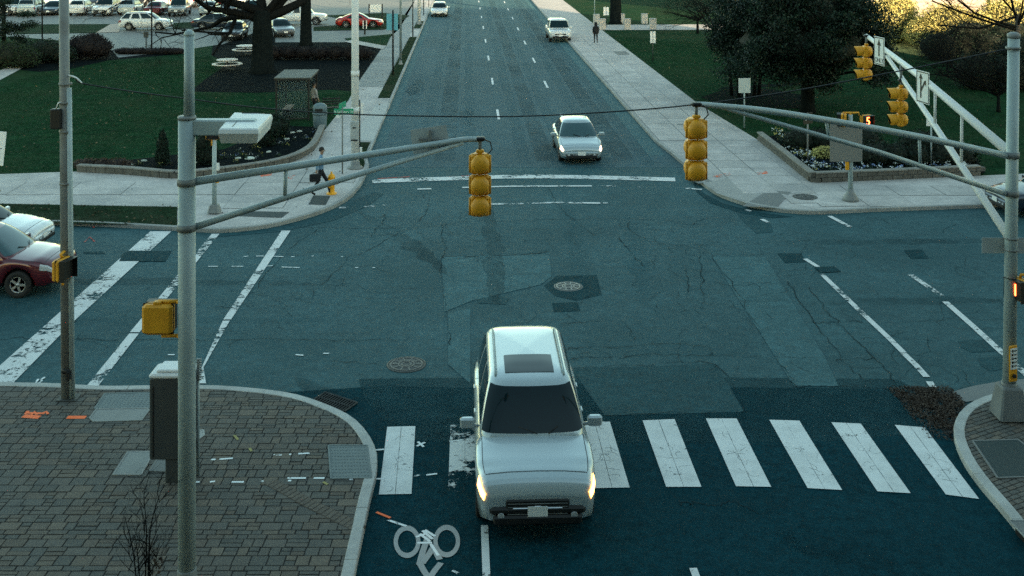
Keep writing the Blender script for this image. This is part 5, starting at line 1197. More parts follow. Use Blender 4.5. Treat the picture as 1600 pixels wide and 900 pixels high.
for k in (1, 2): MB().rbox((-w_ / 2, d_ * k / 3, h_ / 2), (.05, .05, h_), .008).build('mullion', blk, sh)
MB().rbox((-w_ / 2 + .38, d_ * .45, .48), (.42, 1.5, .06), .02).build('bench_seat', M('bench_wood', (.30, .24, .19), .7, var=.15, ns=5), sh)
for y in (.75, 1.85): MB().rbox((-w_ / 2 + .38, y, .24), (.36, .06, .45), .01).build('bench_leg', blk, sh)
bn = thing('litter_bin', 'blue-grey domed litter bin beside the bus shelter', 'litter bin', tuple(G(500, 199, .12))); bm_ = M('bin_blue_grey', (.10, .15, .17), .55, var=.1, ns=4)
MB().lathe([(.30, 0), (.32, .02), (.345, .62), (.33, .66)], n=20).build('body', bm_, bn); MB().lathe([(.37, .64), (.37, .74), (.34, .76)], n=20).build('collar', bm_, bn); MB().lathe([(.34, .74), (.35, .96), (.32, 1.08), (.22, 1.16), (.10, 1.19), (.001, 1.2)], n=20).build('dome', bm_, bn); MB().rbox((0, -.33, .88), (.36, .06, .16), .01).build('opening', blk, bn)
be = thing('bench', 'black slatted bench leaning behind the litter bin', 'bench', tuple(G(519, 183, .12)), R(14))
for k in range(4): MB().rbox((0, .12 + k * .10, .46), (.9, .07, .03), .006).build('slat', blk, be)
for k in range(3): MB().rbox((0, .55 + k * .03, .60 + k * .13), (.9, .03, .08), .006).build('slat', blk, be)
for x in (-.42, .42): MB().tube([(x, .08, 0), (x, .10, .45), (x, .50, .45), (x, .64, .95)], .022, 6).build('frame', blk, be); MB().tube([(x, .5, 0), (x, .5, .45)], .022, 6).build('leg', blk, be)
for lb, x, D in (('round white picnic table with ring bench on the lawn edge', 355, 74.0), ('round white picnic table behind the other, against the oak', 384, 82.6)):
    p = Vector(((x - 800) * D / F, D, .12)); t = thing('picnic_table', lb, 'picnic table', tuple(p), 0, 'round picnic tables under the oak'); pm_ = M('table_white', (.62, .57, .52), .6, var=.06)
    MB().lathe([(.001, .69), (.70, .69), (.72, .71), (.70, .74), (.001, .74)], n=28).build('table_top', pm_, t); MB().lathe([(.78, .40), (1.02, .40), (1.02, .45), (.78, .45), (.78, .40)], n=32, cap=False).build('ring_bench', pm_, t)
    MB().lathe([(.10, 0), (.06, .1), (.06, .69)], n=10).build('pedestal', greyM, t)
    for k in range(4): a = math.pi / 4 + k * math.pi / 2; MB().tube([(.05 * math.cos(a), .05 * math.sin(a), .12), (.85 * math.cos(a), .85 * math.sin(a), .15), (.9 * math.cos(a), .9 * math.sin(a), .41)], .025, 6).build('leg', greyM, t)
# planters: low block walls, stone by stone
def block_wall(name, label, path, h, z, th=.22, bl_=.42, courses=2, cap=True):
    t = thing(name, label, 'planter wall'); c = cum(path); s = 0.0; n = int(c[-1] / bl_); ch = (h - (.07 if cap else 0)) / courses
    meB = MB().rbox((0, 0, 0), (bl_ - .012, th, ch - .01), .012).mesh('block', [wallM]); meC = MB().rbox((0, 0, 0), (bl_ * 1.5 - .012, th + .06, .065), .012).mesh('cap_stone', [capM])
    for k in range(courses):
        for i in range(n):
            s = (i + .5 + (.5 if k % 2 else 0)) * bl_
            if s + bl_ / 2 > c[-1] + .05: continue
            p = along(path, c, s); a, b2 = along(path, c, s - .1), along(path, c, s + .1); put('block', meB, t, (p.x, p.y, z + ch * (k + .5)), math.atan2(b2.y - a.y, b2.x - a.x))
    if cap:
        for i in range(int(c[-1] / (bl_ * 1.5))):
            s = (i + .5) * bl_ * 1.5; p = along(path, c, s); a, b2 = along(path, c, s - .1), along(path, c, s + .1); put('cap_stone', meC, t, (p.x, p.y, z + h - .035), math.atan2(b2.y - a.y, b2.x - a.x))
    return t
block_wall('planter_wall', 'low stone block wall round the right corner flower bed', smooth_path(g2([(1187, 219), (1225, 249), (1262, 279), (1272, 284), (1290, 284)], .12), 5) + smooth_path(g2([(1300, 283.5), (1400, 279.5), (1540, 273)], .12), 5), .40, .12)
block_wall('planter_wall', 'low stone edging wall curving round the left corner flower bed', smooth_path(g2([(122, 268), (200, 272), (275, 278), (340, 273), (400, 265), (440, 257), (470, 246), (490, 231), (504, 203)], .12), 6), .30, .12, courses=1)
# plants of the beds
def flower_patch(name, label, poly, n, mats, z, size=.09):
    ws = g2(poly, z); xs = [p.x for p in ws]; ys = [p.y for p in ws]; root = thing(name, label, 'flowers')
    lp_, fp_ = [], [[] for _ in mats]
    while sum(len(f) for f in fp_) < n:
        p = Vector((random.uniform(min(xs), max(xs)), random.uniform(min(ys), max(ys)), 0))
        if not inside(p, ws): continue
        k = random.randrange(len(mats))
        for _ in range(6): lp_.append((p.x + random.gauss(0, .09), p.y + random.gauss(0, .09), z + abs(random.gauss(.06, .05))))
        for _ in range(7): fp_[k].append((p.x + random.gauss(0, .06), p.y + random.gauss(0, .06), z + .16 + random.gauss(0, .03)))
    struct(leaves('leaves', lp_, .13, leafM, root), 'stuff')
    for f, m in zip(fp_, mats):
        if f: struct(leaves('blossoms', f, size, m, root, .5), 'stuff')
    root['kind'] = 'stuff'; return root
flower_patch('flowers', 'band of white, blue and yellow flowers along the right planter wall', [(1198, 207), (1215, 204), (1250, 232), (1290, 258), (1330, 262), (1330, 272), (1275, 274), (1240, 248)], 700, (flW, flW, flY, flB), .2)
flower_patch('flowers', 'row of pale flowers along the wall right of the corner post', [(1330, 262), (1400, 256), (1520, 256), (1520, 264), (1400, 270), (1330, 272)], 420, (flW, flW, flB), .2)
flower_patch('flowers', 'sparse small flowers scattered in the left corner bed', [(150, 262), (275, 268), (370, 256), (440, 250), (485, 228), (495, 205), (440, 215), (350, 245)], 260, (flY, flW, flB), .135, .05)
MST = ['pale marker stone at the left tip of the left corner bed', 'second pale marker stone from the left tip of the corner bed', 'pale marker stone at the foot of the dark conical shrub', 'narrow pale marker stone just left of the round one', 'largest, round pale marker stone in the left corner bed',
       'pale marker stone between the round stone and the dark bush', 'pale marker stone below the pair by the litter bin', 'left one of the pair of pale marker stones by the litter bin', 'right one of the pair of pale marker stones by the litter bin']
for i, (x, y) in enumerate(((205, 258), (225, 252), (310, 253), (372, 248), (390, 248), (420, 238), (448, 218), (457, 208), (468, 206))):
    t = thing('marker_stone', MST[i], 'marker', tuple(G(x, y, .135)), R(random.uniform(0, 90)))
    r = .22 if i == 4 else .13; MB().lathe([(r, 0), (r * 1.02, .03), (r * .8, .06), (.001, .075)], n=12).build('stone', M('marker_pale', (.50, .53, .46), .7, var=.1), t); t.scale = (1, .5 if i != 4 else 1, 1)

# ================================================================== PEOPLE
def person(label, loc, rz, J, cloth, hair, H=1.0, extra=None):
    """J: joints; faces local +x"""
    V = []; E = []; RR = []
    def v(p, r): V.append(Vector(p)); RR.append(r); return len(V) - 1
    def ch(a, *ps):
        for p, r in ps: k = v(p, r); E.append((a, k)); a = k
        return a
    pel = v(J['pel'], (.135, .15)); bl_ = ch(pel, (J['waist'], (.12, .14))); chs = ch(bl_, (J['chest'], (.13, .165))); nb = ch(chs, (J['neck'], (.06, .06))); hd = J['head']
    h1 = ch(nb, (hd - Vector((0, 0, .07)), (.075, .07)), (hd, (.098, .08)), (hd + Vector((.0, 0, .07)), (.085, .07)))
    for s in ('l', 'r'):
        ch(chs, (J['sh' + s], (.072, .072)), (J['el' + s], (.050, .050)), (J['wr' + s], (.034, .034)), (J['wr' + s] + (J['wr' + s] - J['el' + s]).normalized() * .07, (.038, .024)))
        ch(pel, (J['hip' + s], (.092, .095)), (J['kn' + s], (.064, .064)), (J['an' + s], (.043, .043)), (J['an' + s] + J['toe' + s], (.042, .036)))
    me = bpy.data.meshes.new('body'); me.from_pydata(V, E, []); o = bpy.data.objects.new('tmp', me); col.objects.link(o)
    sk = o.modifiers.new('s', 'SKIN'); sk.branch_smoothing = .6; sk.use_smooth_shade = True
    for i, r in enumerate(RR): me.skin_vertices[0].data[i].radius = r; me.skin_vertices[0].data[i].use_root = (i == 0)
    sb = o.modifiers.new('u', 'SUBSURF'); sb.levels = 2; sb.render_levels = 2
    dg = bpy.context.evaluated_depsgraph_get(); m2 = bpy.data.meshes.new_from_object(o.evaluated_get(dg)); bpy.data.objects.remove(o)
    b = MB(); b.v = [tuple(x.co) for x in m2.vertices]; b.f = [tuple(p.vertices) for p in m2.polygons]; b.sm = [True] * len(b.f)
    wr = [J['wrl'], J['wrr']]
    def cls(c):
        if any((c - q).length < .075 or ((c - q).length < .14 and (c - q).dot(q - J['el' + s_]) > 0) for q, s_ in zip(wr, 'lr')): return 3
        if c.z > J['neck'].z + .005: return 3
        if any((c - (J['an' + s_] + J['toe' + s_] * .6)).length < .13 for s_ in 'lr'): return 2
        d_arm = min((c - q).length for q in (J['ell'], J['elr']))
        if c.z > J['pel'].z + .02 or d_arm < .13: return 0
        return 1
    b.mi = [cls(p.center) for p in m2.polygons]
    for s in 'lr':                                         # fingers and thumb
        w0 = J['wr' + s]; d = (w0 - J['el' + s]).normalized(); sd_ = Vector((1, 0, 0)) - d * d.x; sd_.normalize(); e = w0 + d * .09
        for k in range(4):
            a = e + sd_ * (-.028 + .019 * k); ln = (.055, .068, .066, .052)[k]; b.tube([a, a + d * ln * .6, a + d * ln + (d.cross(sd_)) * .015], [.0095, .009, .007], 5, 3)
        b.tube([w0 + d * .03 + sd_ * .03, w0 + d * .07 + sd_ * .055, w0 + d * .10 + sd_ * .055], [.011, .010, .007], 5, 3)
    n_ = hd + Vector((.10, 0, -.005)); b.tube([n_ + Vector((-.02, 0, .03)), n_ + Vector((.015, 0, -.01)), n_ + Vector((-.01, 0, -.022))], [.010, .015, .010], 6, 3)
    for sy in (-1, 1): b.rbox(tuple(hd + Vector((0, sy * .082, 0))), (.035, .016, .05), .005, mi=3); b.rbox(tuple(hd + Vector((.088, sy * .032, .015))), (.016, .022, .010), .003, mi=4)
    b.rbox(tuple(hd + Vector((.088, 0, -.055))), (.012, .045, .010), .003, mi=5)
    t = thing('person', label, 'person', tuple(loc), rz); skin = M('skin', (.30, .18, .125), .55, var=.05)
    b.build('body', [cloth[0], cloth[1], cloth[2], skin, blk, M('lips', (.25, .09, .08), .5)], t, fix=False)
    hb = MB(); n = 14; rings = []
    for f, z_ in ((1.0, -.02), (1.08, .04), (1.0, .09), (.75, .13), (.4, .155), (.02, .165)): rings.append([hd + Vector((.096 * f * math.cos(2 * math.pi * i / n) - .018, .084 * f * math.sin(2 * math.pi * i / n), z_ * .9 + (.05 if math.cos(2 * math.pi * i / n) > .4 and z_ < .03 else 0))) for i in range(n)])
    hb.loft(rings, False, True, 0, True).build('hair', hair, t)
    if extra: extra(t, J)
    t.scale = (H, H, H); return t
def joints(stride=0.0, lean=0.0, armsw=0.0):
    z = Vector; J = dict(pel=z((0, 0, .94)), waist=z((.01 + lean * .2, 0, 1.10)), chest=z((lean * .5, 0, 1.31)), neck=z((lean * .8, 0, 1.49)), head=z((lean + .02, 0, 1.63)))
    for s, sg in (('l', 1), ('r', -1)):
        k = stride * sg; J['hip' + s] = z((.0, .095 * sg, .88)); J['kn' + s] = z((k * .55 + .03 + (.05 if k < 0 else .02), .10 * sg, .49 + abs(k) * .02)); J['an' + s] = z((k, .10 * sg, .075 + (.07 if k < 0 else 0))); J['toe' + s] = z((.15, .015 * sg, -.04 + (-.05 if k < 0 else 0)))
        a = -armsw * sg; J['sh' + s] = z((lean * .5, .19 * sg, 1.41)); J['el' + s] = z((lean * .5 + a * .5, .25 * sg, 1.14)); J['wr' + s] = z((lean * .5 + a * 1.0 + .06, .25 * sg, .90))
    return J
dk = M('cloth_dark', (.012, .014, .018), .9, var=.15, ns=8); bs_ = M('cloth_blue', (.12, .22, .33), .85, var=.1, ns=6); blc = M('cloth_black', (.009, .010, .012), .9, var=.15, ns=8); shoe = M('shoe_black', (.01, .01, .01), .6); hairD = M('hair_dark', (.015, .012, .010), .7, var=.2, ns=30); lt = M('cloth_pale', (.30, .29, .28), .85, var=.1, ns=6)
def bag(t, J):
    w0 = J['wrr']; s = MB(); s.rbox((w0.x - .05, w0.y - .02, w0.z - .22), (.40, .12, .28), .03); s.tube([(w0.x - .13, w0.y, w0.z - .09), (w0.x - .1, w0.y, w0.z - .03), (w0.x + .0, w0.y, w0.z - .03), (w0.x + .03, w0.y, w0.z - .09)], .012, 6); s.build('satchel', blc, t)
J = joints(.33, .03, .22); J['elr'] = Vector((-.12, -.27, 1.14)); J['wrr'] = Vector((-.14, -.29, .93))
person('man in light blue shirt and dark trousers striding with a black bag', G(501, 305, .13), R(8), J, (bs_, dk, shoe), hairD, 1.0, bag)
def hood(t, J):
    hd = J['head']; s = MB(); n = 14; s.loft([[hd + Vector((.125 * f * math.cos(2 * math.pi * i / n) - .02, .118 * f * math.sin(2 * math.pi * i / n), z_)) for i in range(n)] for f, z_ in ((1.1, -.16), (1.05, -.05), (1.05, .05), (.85, .12), (.45, .16), (.02, .175))], False, True, 0, True).build('hood', blc, t)
    MB().rbox((-.16, 0, 1.22), (.16, .34, .46), .05).build('backpack', blc, t); s = MB(); s.lathe([(.20, .80), (.235, .95), (.225, 1.15), (.21, 1.35), (.12, 1.48)], n=16, cap=False); s.build('coat', blc, t)
person('person in a black coat and hood walking away on the right sidewalk', G(931, 68, .13), R(92), joints(.16, .02, .12), (blc, dk, shoe), hairD, 1.0, hood)
person('person in a pale top standing at the open side of the bus shelter', G(491, 181, .13), R(40), joints(.04, -.02, .05), (lt, dk, shoe), hairD, .98)

# ================================================================== TREES AND SHRUBS
def grow(b, p, d, L, r, lev, mx, spread=.6, up=.12, kids=(3, 4), tips=None, n=6, wob=.22):
    seg = 4 if lev < 2 else 3; pts = [p.copy()]; rs = [r]; q = p.copy(); dd = d.copy()
    for i in range(seg):
        dd = (dd + Vector((random.gauss(0, wob), random.gauss(0, wob), random.gauss(0, wob * .6) + up * .3))).normalized(); q = q + dd * (L / seg); pts.append(q.copy()); rs.append(r * (1 - .50 * (i + 1) / seg))
    b.tube(pts, rs, max(3, n - lev), cap=False)
    if lev >= mx:
        if tips is not None: tips.append(pts[-1]); tips.append(pts[-2])
        return
    for k in range(random.randint(*kids)):
        i = random.randint(max(1, seg - 2 - (lev == 0)), seg) if lev else random.randint(seg - 2, seg); a = Vector((random.gauss(0, 1), random.gauss(0, 1), random.gauss(0, .55) + up)).normalized()
        nd_ = (dd * (1 - spread) + a * spread).normalized(); grow(b, pts[i], nd_, L * random.uniform(.58, .82), rs[i] * random.uniform(.55, .75), lev + 1, mx, spread, up, kids, tips, n, wob)
def bare_tree(name, label, px, py, trunk_h, r, mx=5, lim=(4, 6), L=None, m=bark, z=.12, seed=1, spread=.62, group=None, tilt=(0, 0), cat='tree', dirs=None, kids=(3, 4)):
    random.seed(seed); c = G(px, py, z); t = thing(name, label, cat, tuple(c), 0, group); b = MB(); top = Vector((tilt[0], tilt[1], trunk_h))
    pr = [Vector((0, 0, -.1)), Vector((0, 0, .25)), top * .35, top * .7, top]; b.tube(pr, [r * 1.5, r * 1.12, r * .98, r * .9, r * .8], 12); b.build('trunk', m, t); b = MB(); k = random.randint(*lim)
    for i in range(k):
        a = 2 * math.pi * i / k + random.uniform(-.3, .3); d = Vector((math.cos(a) * .8, math.sin(a) * .8, random.uniform(.25, .8))).normalized()
        if dirs and i < len(dirs): d = Vector(dirs[i]).normalized()
        grow(b, top * random.uniform(.75, 1), d, (L or trunk_h) * random.uniform(.8, 1.15), r * random.uniform(.38, .55), 1, mx, spread, .10, kids)
    b.build('branches', twigM if mx > 3 else m, t, fix=False); return t
bare_tree('oak_tree', 'huge bare oak with dark spreading trunk behind the picnic tables', 410, 113, 4.2, .72, 6, (7, 8), 6.0, seed=4, dirs=((-1, -.1, .18), (-.8, -.3, .35), (1, -.2, .55), (.9, .1, .25), (-.3, .2, 1), (.4, -.3, .9), (-.9, .5, .3)))
bare_tree('oak_tree', 'bare oak with a straight trunk right of the huge one', 478, 70, 5.5, .46, 5, (5, 6), 5.0, seed=9)
bare_tree('street_tree', 'bare tree with a stout trunk behind the concrete bollards', 962, 37, 7.0, .55, 5, (4, 5), 5.0, seed=12)
bare_tree('bare_tree', 'bare twiggy tree crowding the path right of the bollards', 1118, 72, 1.6, .14, 6, (8, 9), 3.2, seed=15, spread=.7, dirs=((-1, -.1, .3), (-1, .2, .6), (-.7, -.4, .8), (.5, -.2, .8)))
bare_tree('bare_tree', 'second bare twiggy tree, nearer the dark evergreen', 1090, 52, 1.4, .12, 6, (7, 8), 3.0, seed=18, spread=.7)
bare_tree('bare_tree', 'pale-barked bare tree behind the top of the right mast pole', 1590, 128, 4.2, .17, 6, (7, 8), 5.2, barkP, seed=21, spread=.6, dirs=((-1, -.1, .35), (-1, .1, .12), (-.9, -.2, -.1), (-.6, 0, 1)))
bare_tree('bare_tree', 'bare thicket tree low on the slope right of the lane signs', 1560, 175, 1.0, .09, 5, (9, 10), 3.4, seed=24, spread=.6, dirs=((-1, 0, .3), (-1, -.2, .6), (-.8, .2, .15), (-.5, -.1, .9)))
for i, (x_, y_, h_, lb) in enumerate(((1480, 112, 1.2, 'bare tangled brush on the slope, left of the dark thicket'), (1520, 140, 1.2, 'bare tangled brush on the slope, in front of the dark thicket'), (1545, 108, 1.6, 'bare brush climbing behind the dark thicket'), (1505, 122, 1.1, 'bare low brush between the two larger tangles on the slope'))):
    bare_tree('bare_brush', lb, x_, y_, h_ * .5, .06, 5, (9, 11), 2.6, seed=50 + i, spread=.6, cat='shrub', dirs=((-1, 0, .4), (-1, -.2, .15), (-.6, -.3, .5)))
# sapling in the foreground paving
random.seed(31); c = Vector(((226 - 800) * 14.9 / F, 14.9, .12)); t = thing('sapling', 'bare thin sapling rising before the brick paving at lower left', 'tree', tuple(c)); b = MB(); trunk = MB(); tips = []
for dx_, dy_, h_ in ((-.14, 0, 1.75), (.0, .03, 2.0), (.10, -.02, 2.1), (.05, .05, 1.6), (-.05, -.05, 1.5)):
    q = [Vector((dx_ * .3, dy_ * .3, 0)), Vector((dx_ * .7, dy_, h_ * .4)), Vector((dx_ * 1.3 + random.gauss(0, .03), dy_, h_ * .75)), Vector((dx_ * 2.0 + random.gauss(0, .05), dy_, h_))]; trunk.tube(smooth_path(q, 3), [.016 - .012 * i / 9 for i in range(10)], 6)
    for i in range(7):
        k = random.uniform(.35, .95); p = q[1].lerp(q[3], (k - .35) / .6); a = random.uniform(0, 6.28); grow(b, p, Vector((math.cos(a) * .6, math.sin(a) * .6, .9)).normalized(), .42, .006, 2, 4, .5, .2, (2, 3), tips, 6, .2)
trunk.build('stem', twigM, t); b.build('twigs', twigM, t, fix=False)
leaves('dead_leaves', [(.17 + random.gauss(0, .06), random.gauss(0, .05), 1.05 + random.gauss(0, .07)) for _ in range(26)], .07, leafdry, t)
def blob(name, c, r, m, parent, n=(16, 10), bump=.15, seed=0):
    rs = random.Random(seed); b = MB(); rings = []; ph = [rs.uniform(0, 6.28) for _ in range(6)]
    for i in range(n[1] + 1):
        th = math.pi * i / n[1]; ring = []
        for j in range(n[0]):
            a = 2 * math.pi * j / n[0]; k = 1 + bump * (math.sin(3 * a + ph[0]) * math.sin(2 * th + ph[1]) + .6 * math.sin(5 * a + ph[2] + th * 3)); s_ = max(math.sin(th), .02)
            ring.append(Vector((c[0] + r[0] * s_ * math.cos(a) * k, c[1] + r[1] * s_ * math.sin(a) * k, c[2] + r[2] * math.cos(th) * (1 + bump * .5 * math.sin(2 * a + ph[3])))))
        rings.append(ring)
    return b.loft(rings, True, True, 0, True).build(name, m, parent)
def clump_pts(clumps, n, shell=.55):
    out = []; wts = np.array([c[1][0] * c[1][1] for c in clumps]); wts = wts / wts.sum()
    for (c, r), k in zip(clumps, (wts * n).astype(int)):
        d = rng.normal(size=(k, 3)); d /= np.linalg.norm(d, axis=1)[:, None]; q = rng.uniform(shell, 1.06, k)[:, None] + rng.normal(0, .04, (k, 1)); out.append(np.array(c) + d * q * np.array(r))
    p = np.concatenate(out); return p[p[:, 2] > .04]
def shrub(name, label, px, py, clumps, n, size, m=leafD, core=coreM, z=.12, cat='shrub', group=None, stem=True):
    c = G(px, py, z); t = thing(name, label, cat, tuple(c), 0, group)
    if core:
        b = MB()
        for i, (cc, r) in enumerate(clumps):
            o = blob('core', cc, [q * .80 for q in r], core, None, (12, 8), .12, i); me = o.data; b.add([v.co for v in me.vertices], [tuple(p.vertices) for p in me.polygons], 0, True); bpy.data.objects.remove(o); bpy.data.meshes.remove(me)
        b.build('dark_core', core, t, fix=False)  # solid dark core added inside the leaves to block light
    leaves('foliage', clump_pts(clumps, n), size, m, t)
    if stem: MB().tube([(0, 0, 0), (0, 0, clumps[0][0][2])], .06, 6).build('stem', bark, t)
    return t
# the dark evergreen magnolia
random.seed(41); c = G(1262, 176, .12); t = thing('evergreen_tree', 'big dark evergreen tree over the right corner lawn', 'tree', tuple(c))
b = MB(); b.tube([(0, 0, -.1), (0, 0, .4), (.05, .1, 3), (.1, .2, 8)], [.48, .38, .33, .15], 12); b.build('trunk', bark, t); b = MB(); tips = []
for i in range(14):
    a = i * 2.4; grow(b, Vector((.05, .1, 1.6 + i * .45)), Vector((math.cos(a), math.sin(a), .15)), 3.0 - i * .08, .12, 1, 3, .5, .05, (2, 3), tips)
b.build('branches', bark, t, fix=False)
cl = [((tp__.x, tp__.y, max(tp__.z, 1.75)), (.75, .75, .6)) for tp__ in tips if abs(tp__.x) < 4.1 and tp__.z > .9]
for i in range(34):
    a = random.uniform(0, 6.28); zc = random.uniform(2.2, 9.5); rr_ = (4.0 if zc < 6 else 3.6 - (zc - 6) * .5) * random.uniform(.45, 1); cl.append(((rr_ * math.cos(a), rr_ * math.sin(a), zc), (1.15, 1.15, .9)))
leaves('crown', clump_pts(cl, 120000, .25), .15, leafD, t); b = MB()
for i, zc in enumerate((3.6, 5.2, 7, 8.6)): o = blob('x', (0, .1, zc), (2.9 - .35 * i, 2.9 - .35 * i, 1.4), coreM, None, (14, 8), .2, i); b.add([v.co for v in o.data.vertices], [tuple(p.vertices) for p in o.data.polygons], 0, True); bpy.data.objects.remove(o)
b.build('dark_core', coreM, t, fix=False)
# multi-stemmed evergreen to its left
c = G(1163, 150, .12); t = thing('evergreen_tree', 'smaller multi-stemmed evergreen left of the big one', 'tree', tuple(c)); b = MB(); cl = []
for dx_, dy_ in ((-.7, .2), (-.35, -.2), (.15, .3), (.55, -.1), (.9, .3)):
    b.tube([(dx_, dy_, -.1), (dx_ * 1.1, dy_, 1.2), (dx_ * 1.5, dy_ * 1.3, 3.0)], [.12, .10, .05], 7); cl.append(((dx_ * 1.5, dy_, 2.9), (1.0, 1.0, .9))); cl.append(((dx_ * 1.9, dy_ * 2, 4.0), (1.1, 1.1, 1.0)))
b.build('trunk', bark, t)
for i in range(16): a = random.uniform(0, 6.28); cl.append(((1.6 * math.cos(a), 1.4 * math.sin(a), random.uniform(2.4, 5.5)), (.8, .8, .6)))
leaves('crown', clump_pts(cl, 32000, .25), .14, leafD, t)
# conifer at the top left corner
c = G(6, 92, .12); t = thing('conifer_tree', 'dark conifer cut by the top left corner of the photo', 'tree', tuple(c)); MB().tube([(0, 0, -.1), (0, 0, 9)], [.2, .05], 8).build('trunk', bark, t)
cl = []
for i in range(60): zc = random.uniform(.8, 9); a = random.uniform(0, 6.28); rr_ = (2.6 - .22 * zc) * random.uniform(.4, 1); cl.append(((rr_ * math.cos(a), rr_ * math.sin(a), zc), (.75, .75, .32)))
leaves('crown', clump_pts(cl, 30000, .2), .13, leafD, t)
shrub('shrub', 'maroon rounded shrub beside the driveway, right of the leftmost pole', 138, 91, [((0, 0, .9), (1.5, 1.3, .95)), ((-.9, .1, .8), (1.1, 1, .8)), ((.9, -.1, .75), (1.0, 1, .75)), ((.3, .2, 1.35), (.8, .8, .5))], 9000, .13, leafR, coreR)
shrub('shrub', 'dark green shrub left of the maroon one', 72, 97, [((0, 0, .8), (1.6, 1.2, .9)), ((1.1, 0, .6), (1.1, 1, .7)), ((-1.2, 0, .6), (1.1, 1, .7))], 9000, .13)
shrub('shrub', 'dark feathery shrub at the left edge below the conifer', 10, 106, [((0, 0, .9), (1.5, 1.2, 1.0)), ((1.2, .1, .7), (1.1, 1, .8)), ((-1.4, 0, .8), (1.2, 1, .9))], 9000, .14, leafM)
shrub('shrub', 'low dark hedge row under the second oak', 500, 92, [((x_, 0, .45), (.9, .7, .5)) for x_ in (-3.4, -2.3, -1.2, 0, 1.1, 2.2, 3.2)], 9000, .12, leafR, coreR)
shrub('shrub', 'low dark shrub strip on the bed edge by the thin lamp post', 228, 84, [((x_, 0, .2), (1.0, .6, .3)) for x_ in (-1.6, -.6, .4, 1.4, 2.2)], 4000, .1, leafR, coreR)
shrub('shrub', 'small upright conical shrub left in the corner bed', 254, 257, [((0, 0, .35), (.30, .30, .4)), ((0, 0, .8), (.24, .24, .4)), ((0, 0, 1.15), (.14, .14, .3))], 5000, .07)
shrub('shrub', 'dark conical shrub behind the slim left walk post', 321, 257, [((0, 0, .4), (.55, .5, .5)), ((0, 0, .9), (.42, .4, .5)), ((0, 0, 1.3), (.25, .25, .35))], 6500, .07)
shrub('shrub', 'dark bush in the corner bed below the bus shelter', 413, 228, [((0, 0, .4), (.55, .5, .5)), ((.3, .1, .7), (.4, .4, .4))], 5000, .08)
shrub('shrub', 'dark low bush in the corner bed by the litter bin', 437, 212, [((0, 0, .45), (.5, .5, .5)), ((-.3, 0, .6), (.4, .4, .45))], 5000, .08)
shrub('shrub', 'dead brown ground shrub at the left tip of the corner bed', 158, 262, [((x_, 0, .14), (.6, .45, .24)) for x_ in (-.6, .1, .7)], 3500, .08, leafdry, coreR)
shrub('shrub', 'yellow-green mound shrub in the right flower bed', 1288, 248, [((0, 0, .2), (.55, .4, .32)), ((.4, .1, .15), (.4, .35, .25))], 3500, .08, leafY)
shrub('shrub', 'small green mound shrub right of the corner signal post', 1360, 256, [((0, 0, .15), (.6, .4, .28))], 2500, .08, leafM)
shrub('shrub', 'dark low bush mass beside the second arm in the right bed', 1440, 258, [((x_, 0, .4), (.9, .7, .6)) for x_ in (-2.0, -1.1, -.2, .7, 1.5)] + [((.2, .4, .8), (1.2, .8, .6))], 9000, .11)
shrub('shrub', 'dark bush behind the sign back in the right bed', 1300, 236, [((x_, 0, .45), (.9, .7, .6)) for x_ in (-1.4, -.5, .5, 1.4)], 7000, .11)
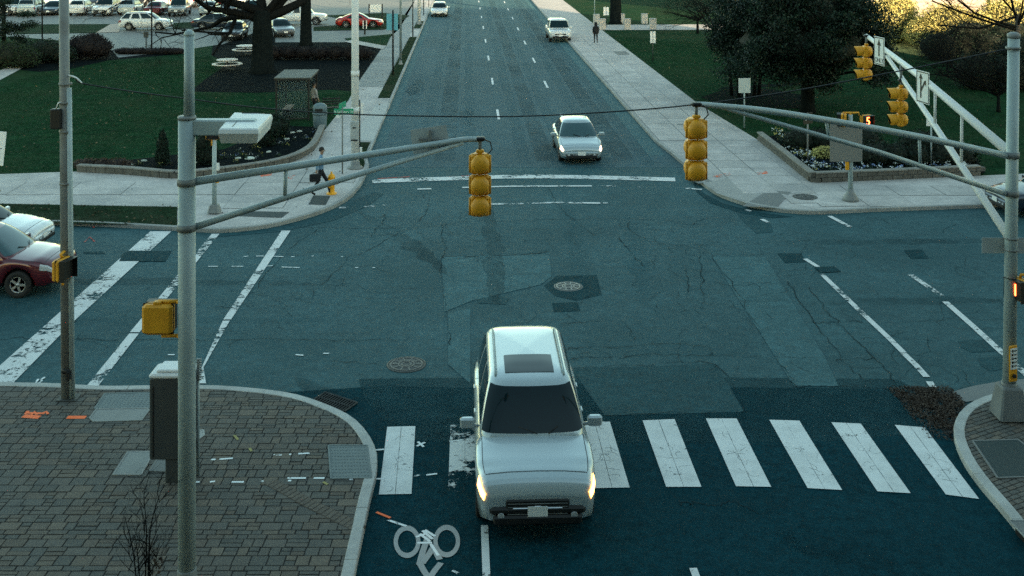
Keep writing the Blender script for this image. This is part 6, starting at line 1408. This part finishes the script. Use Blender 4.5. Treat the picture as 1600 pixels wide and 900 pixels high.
# sunlit hedges and dark thicket, top right
shrub('hedge', 'tall rounded clipped hedge in sunlight at the top right', 1393, 66, [((0, 0, 1.7), (2.0, 1.8, 2.4)), ((.5, 0, 2.6), (1.7, 1.5, 1.6)), ((-1.2, 0, 1.4), (1.2, 1.3, 1.7))], 26000, .14, leafY, cat='hedge')
shrub('hedge', 'second rounded hedge in sunlight, right of the tallest', 1478, 72, [((0, 0, 1.5), (2.5, 1.8, 2.0)), ((2.1, 0, 1.3), (2.0, 1.6, 1.7)), ((-1.8, 0, 1.0), (1.5, 1.4, 1.3))], 30000, .15, leafY, cat='hedge')
shrub('hedge', 'sunlit hedge behind the pale bare tree at the right edge', 1575, 68, [((0, 0, 1.8), (2.6, 1.8, 2.2)), ((2.4, 0, 1.6), (2.2, 1.6, 2.0))], 26000, .15, leafY, cat='hedge')
shrub('shrub', 'dark leafy thicket on the slope below the sunlit hedges', 1500, 92, [((x_, y_, .9), (1.7, 1.3, 1.2)) for x_, y_ in ((-1.6, -.3), (.2, .2), (2.0, -.2), (3.8, .2), (5.4, 0))] + [((1, .6, 1.8), (2.0, 1.2, 1.0)), ((4, .6, 1.7), (2.0, 1.2, 1.0))], 40000, .12, leafD)
shrub('shrub', 'dark leafy thicket beside the right mast pole top', 1590, 140, [((x_, y_, 1.0), (1.6, 1.3, 1.3)) for x_, y_ in ((-2.2, .3), (-.6, -.2), (1.0, .3), (2.6, 0))] + [((.5, .5, 2.2), (1.8, 1.2, 1.0))], 34000, .11, leafD)
random.seed(77); c = G(1545, 46, .12); t = thing('pine_tree', 'feathery green pine at the top right, mostly cut by the frame', 'tree', tuple(c)); MB().tube([(0, 0, 0), (0, 0, 12)], [.25, .1], 8).build('trunk', bark, t)
cl = [((random.gauss(0, 2.0), random.gauss(0, 1.5), random.uniform(3.2, 9)), (1.0, .9, .5)) for _ in range(46)]; leaves('crown', clump_pts(cl, 20000, .1), .22, leafM, t)

# ================================================================== PALE BUILDING AND ADDED SHADE BLOCK
pb_ = thing('building', 'pale sunlit wall glimpsed above the hedges at the top right', 'building', (53, 118, 0))
MB().box((0, 4, 6), (56, 8, 12)).build('wall', facadeP, pb_)
for k in range(9): MB().box((-24 + k * 6, -.02, 7.5), (2.2, .12, 3)).build('window', winM, pb_)
MB().box((0, -.3, 12.1), (57, 9, .4)).build('cornice', facadeP, pb_)
ob = thing('building', 'unseen block added behind the viewpoint to shade the crossing', 'building', (0, -3, 0)); XL, XR, HB = -18, 80, 26.0
MB().box(((XL + XR) / 2, -9, HB / 2), (XR - XL, 18, HB)).build('wall', facade, ob)  # unseen block added; its height and ends are set to cast the shade
for k in range(7): MB().box(((XL + XR) / 2, .01, 2.2 + k * 3.5), (XR - XL - 2, .1, 1.7)).build('window_band', winM, ob)
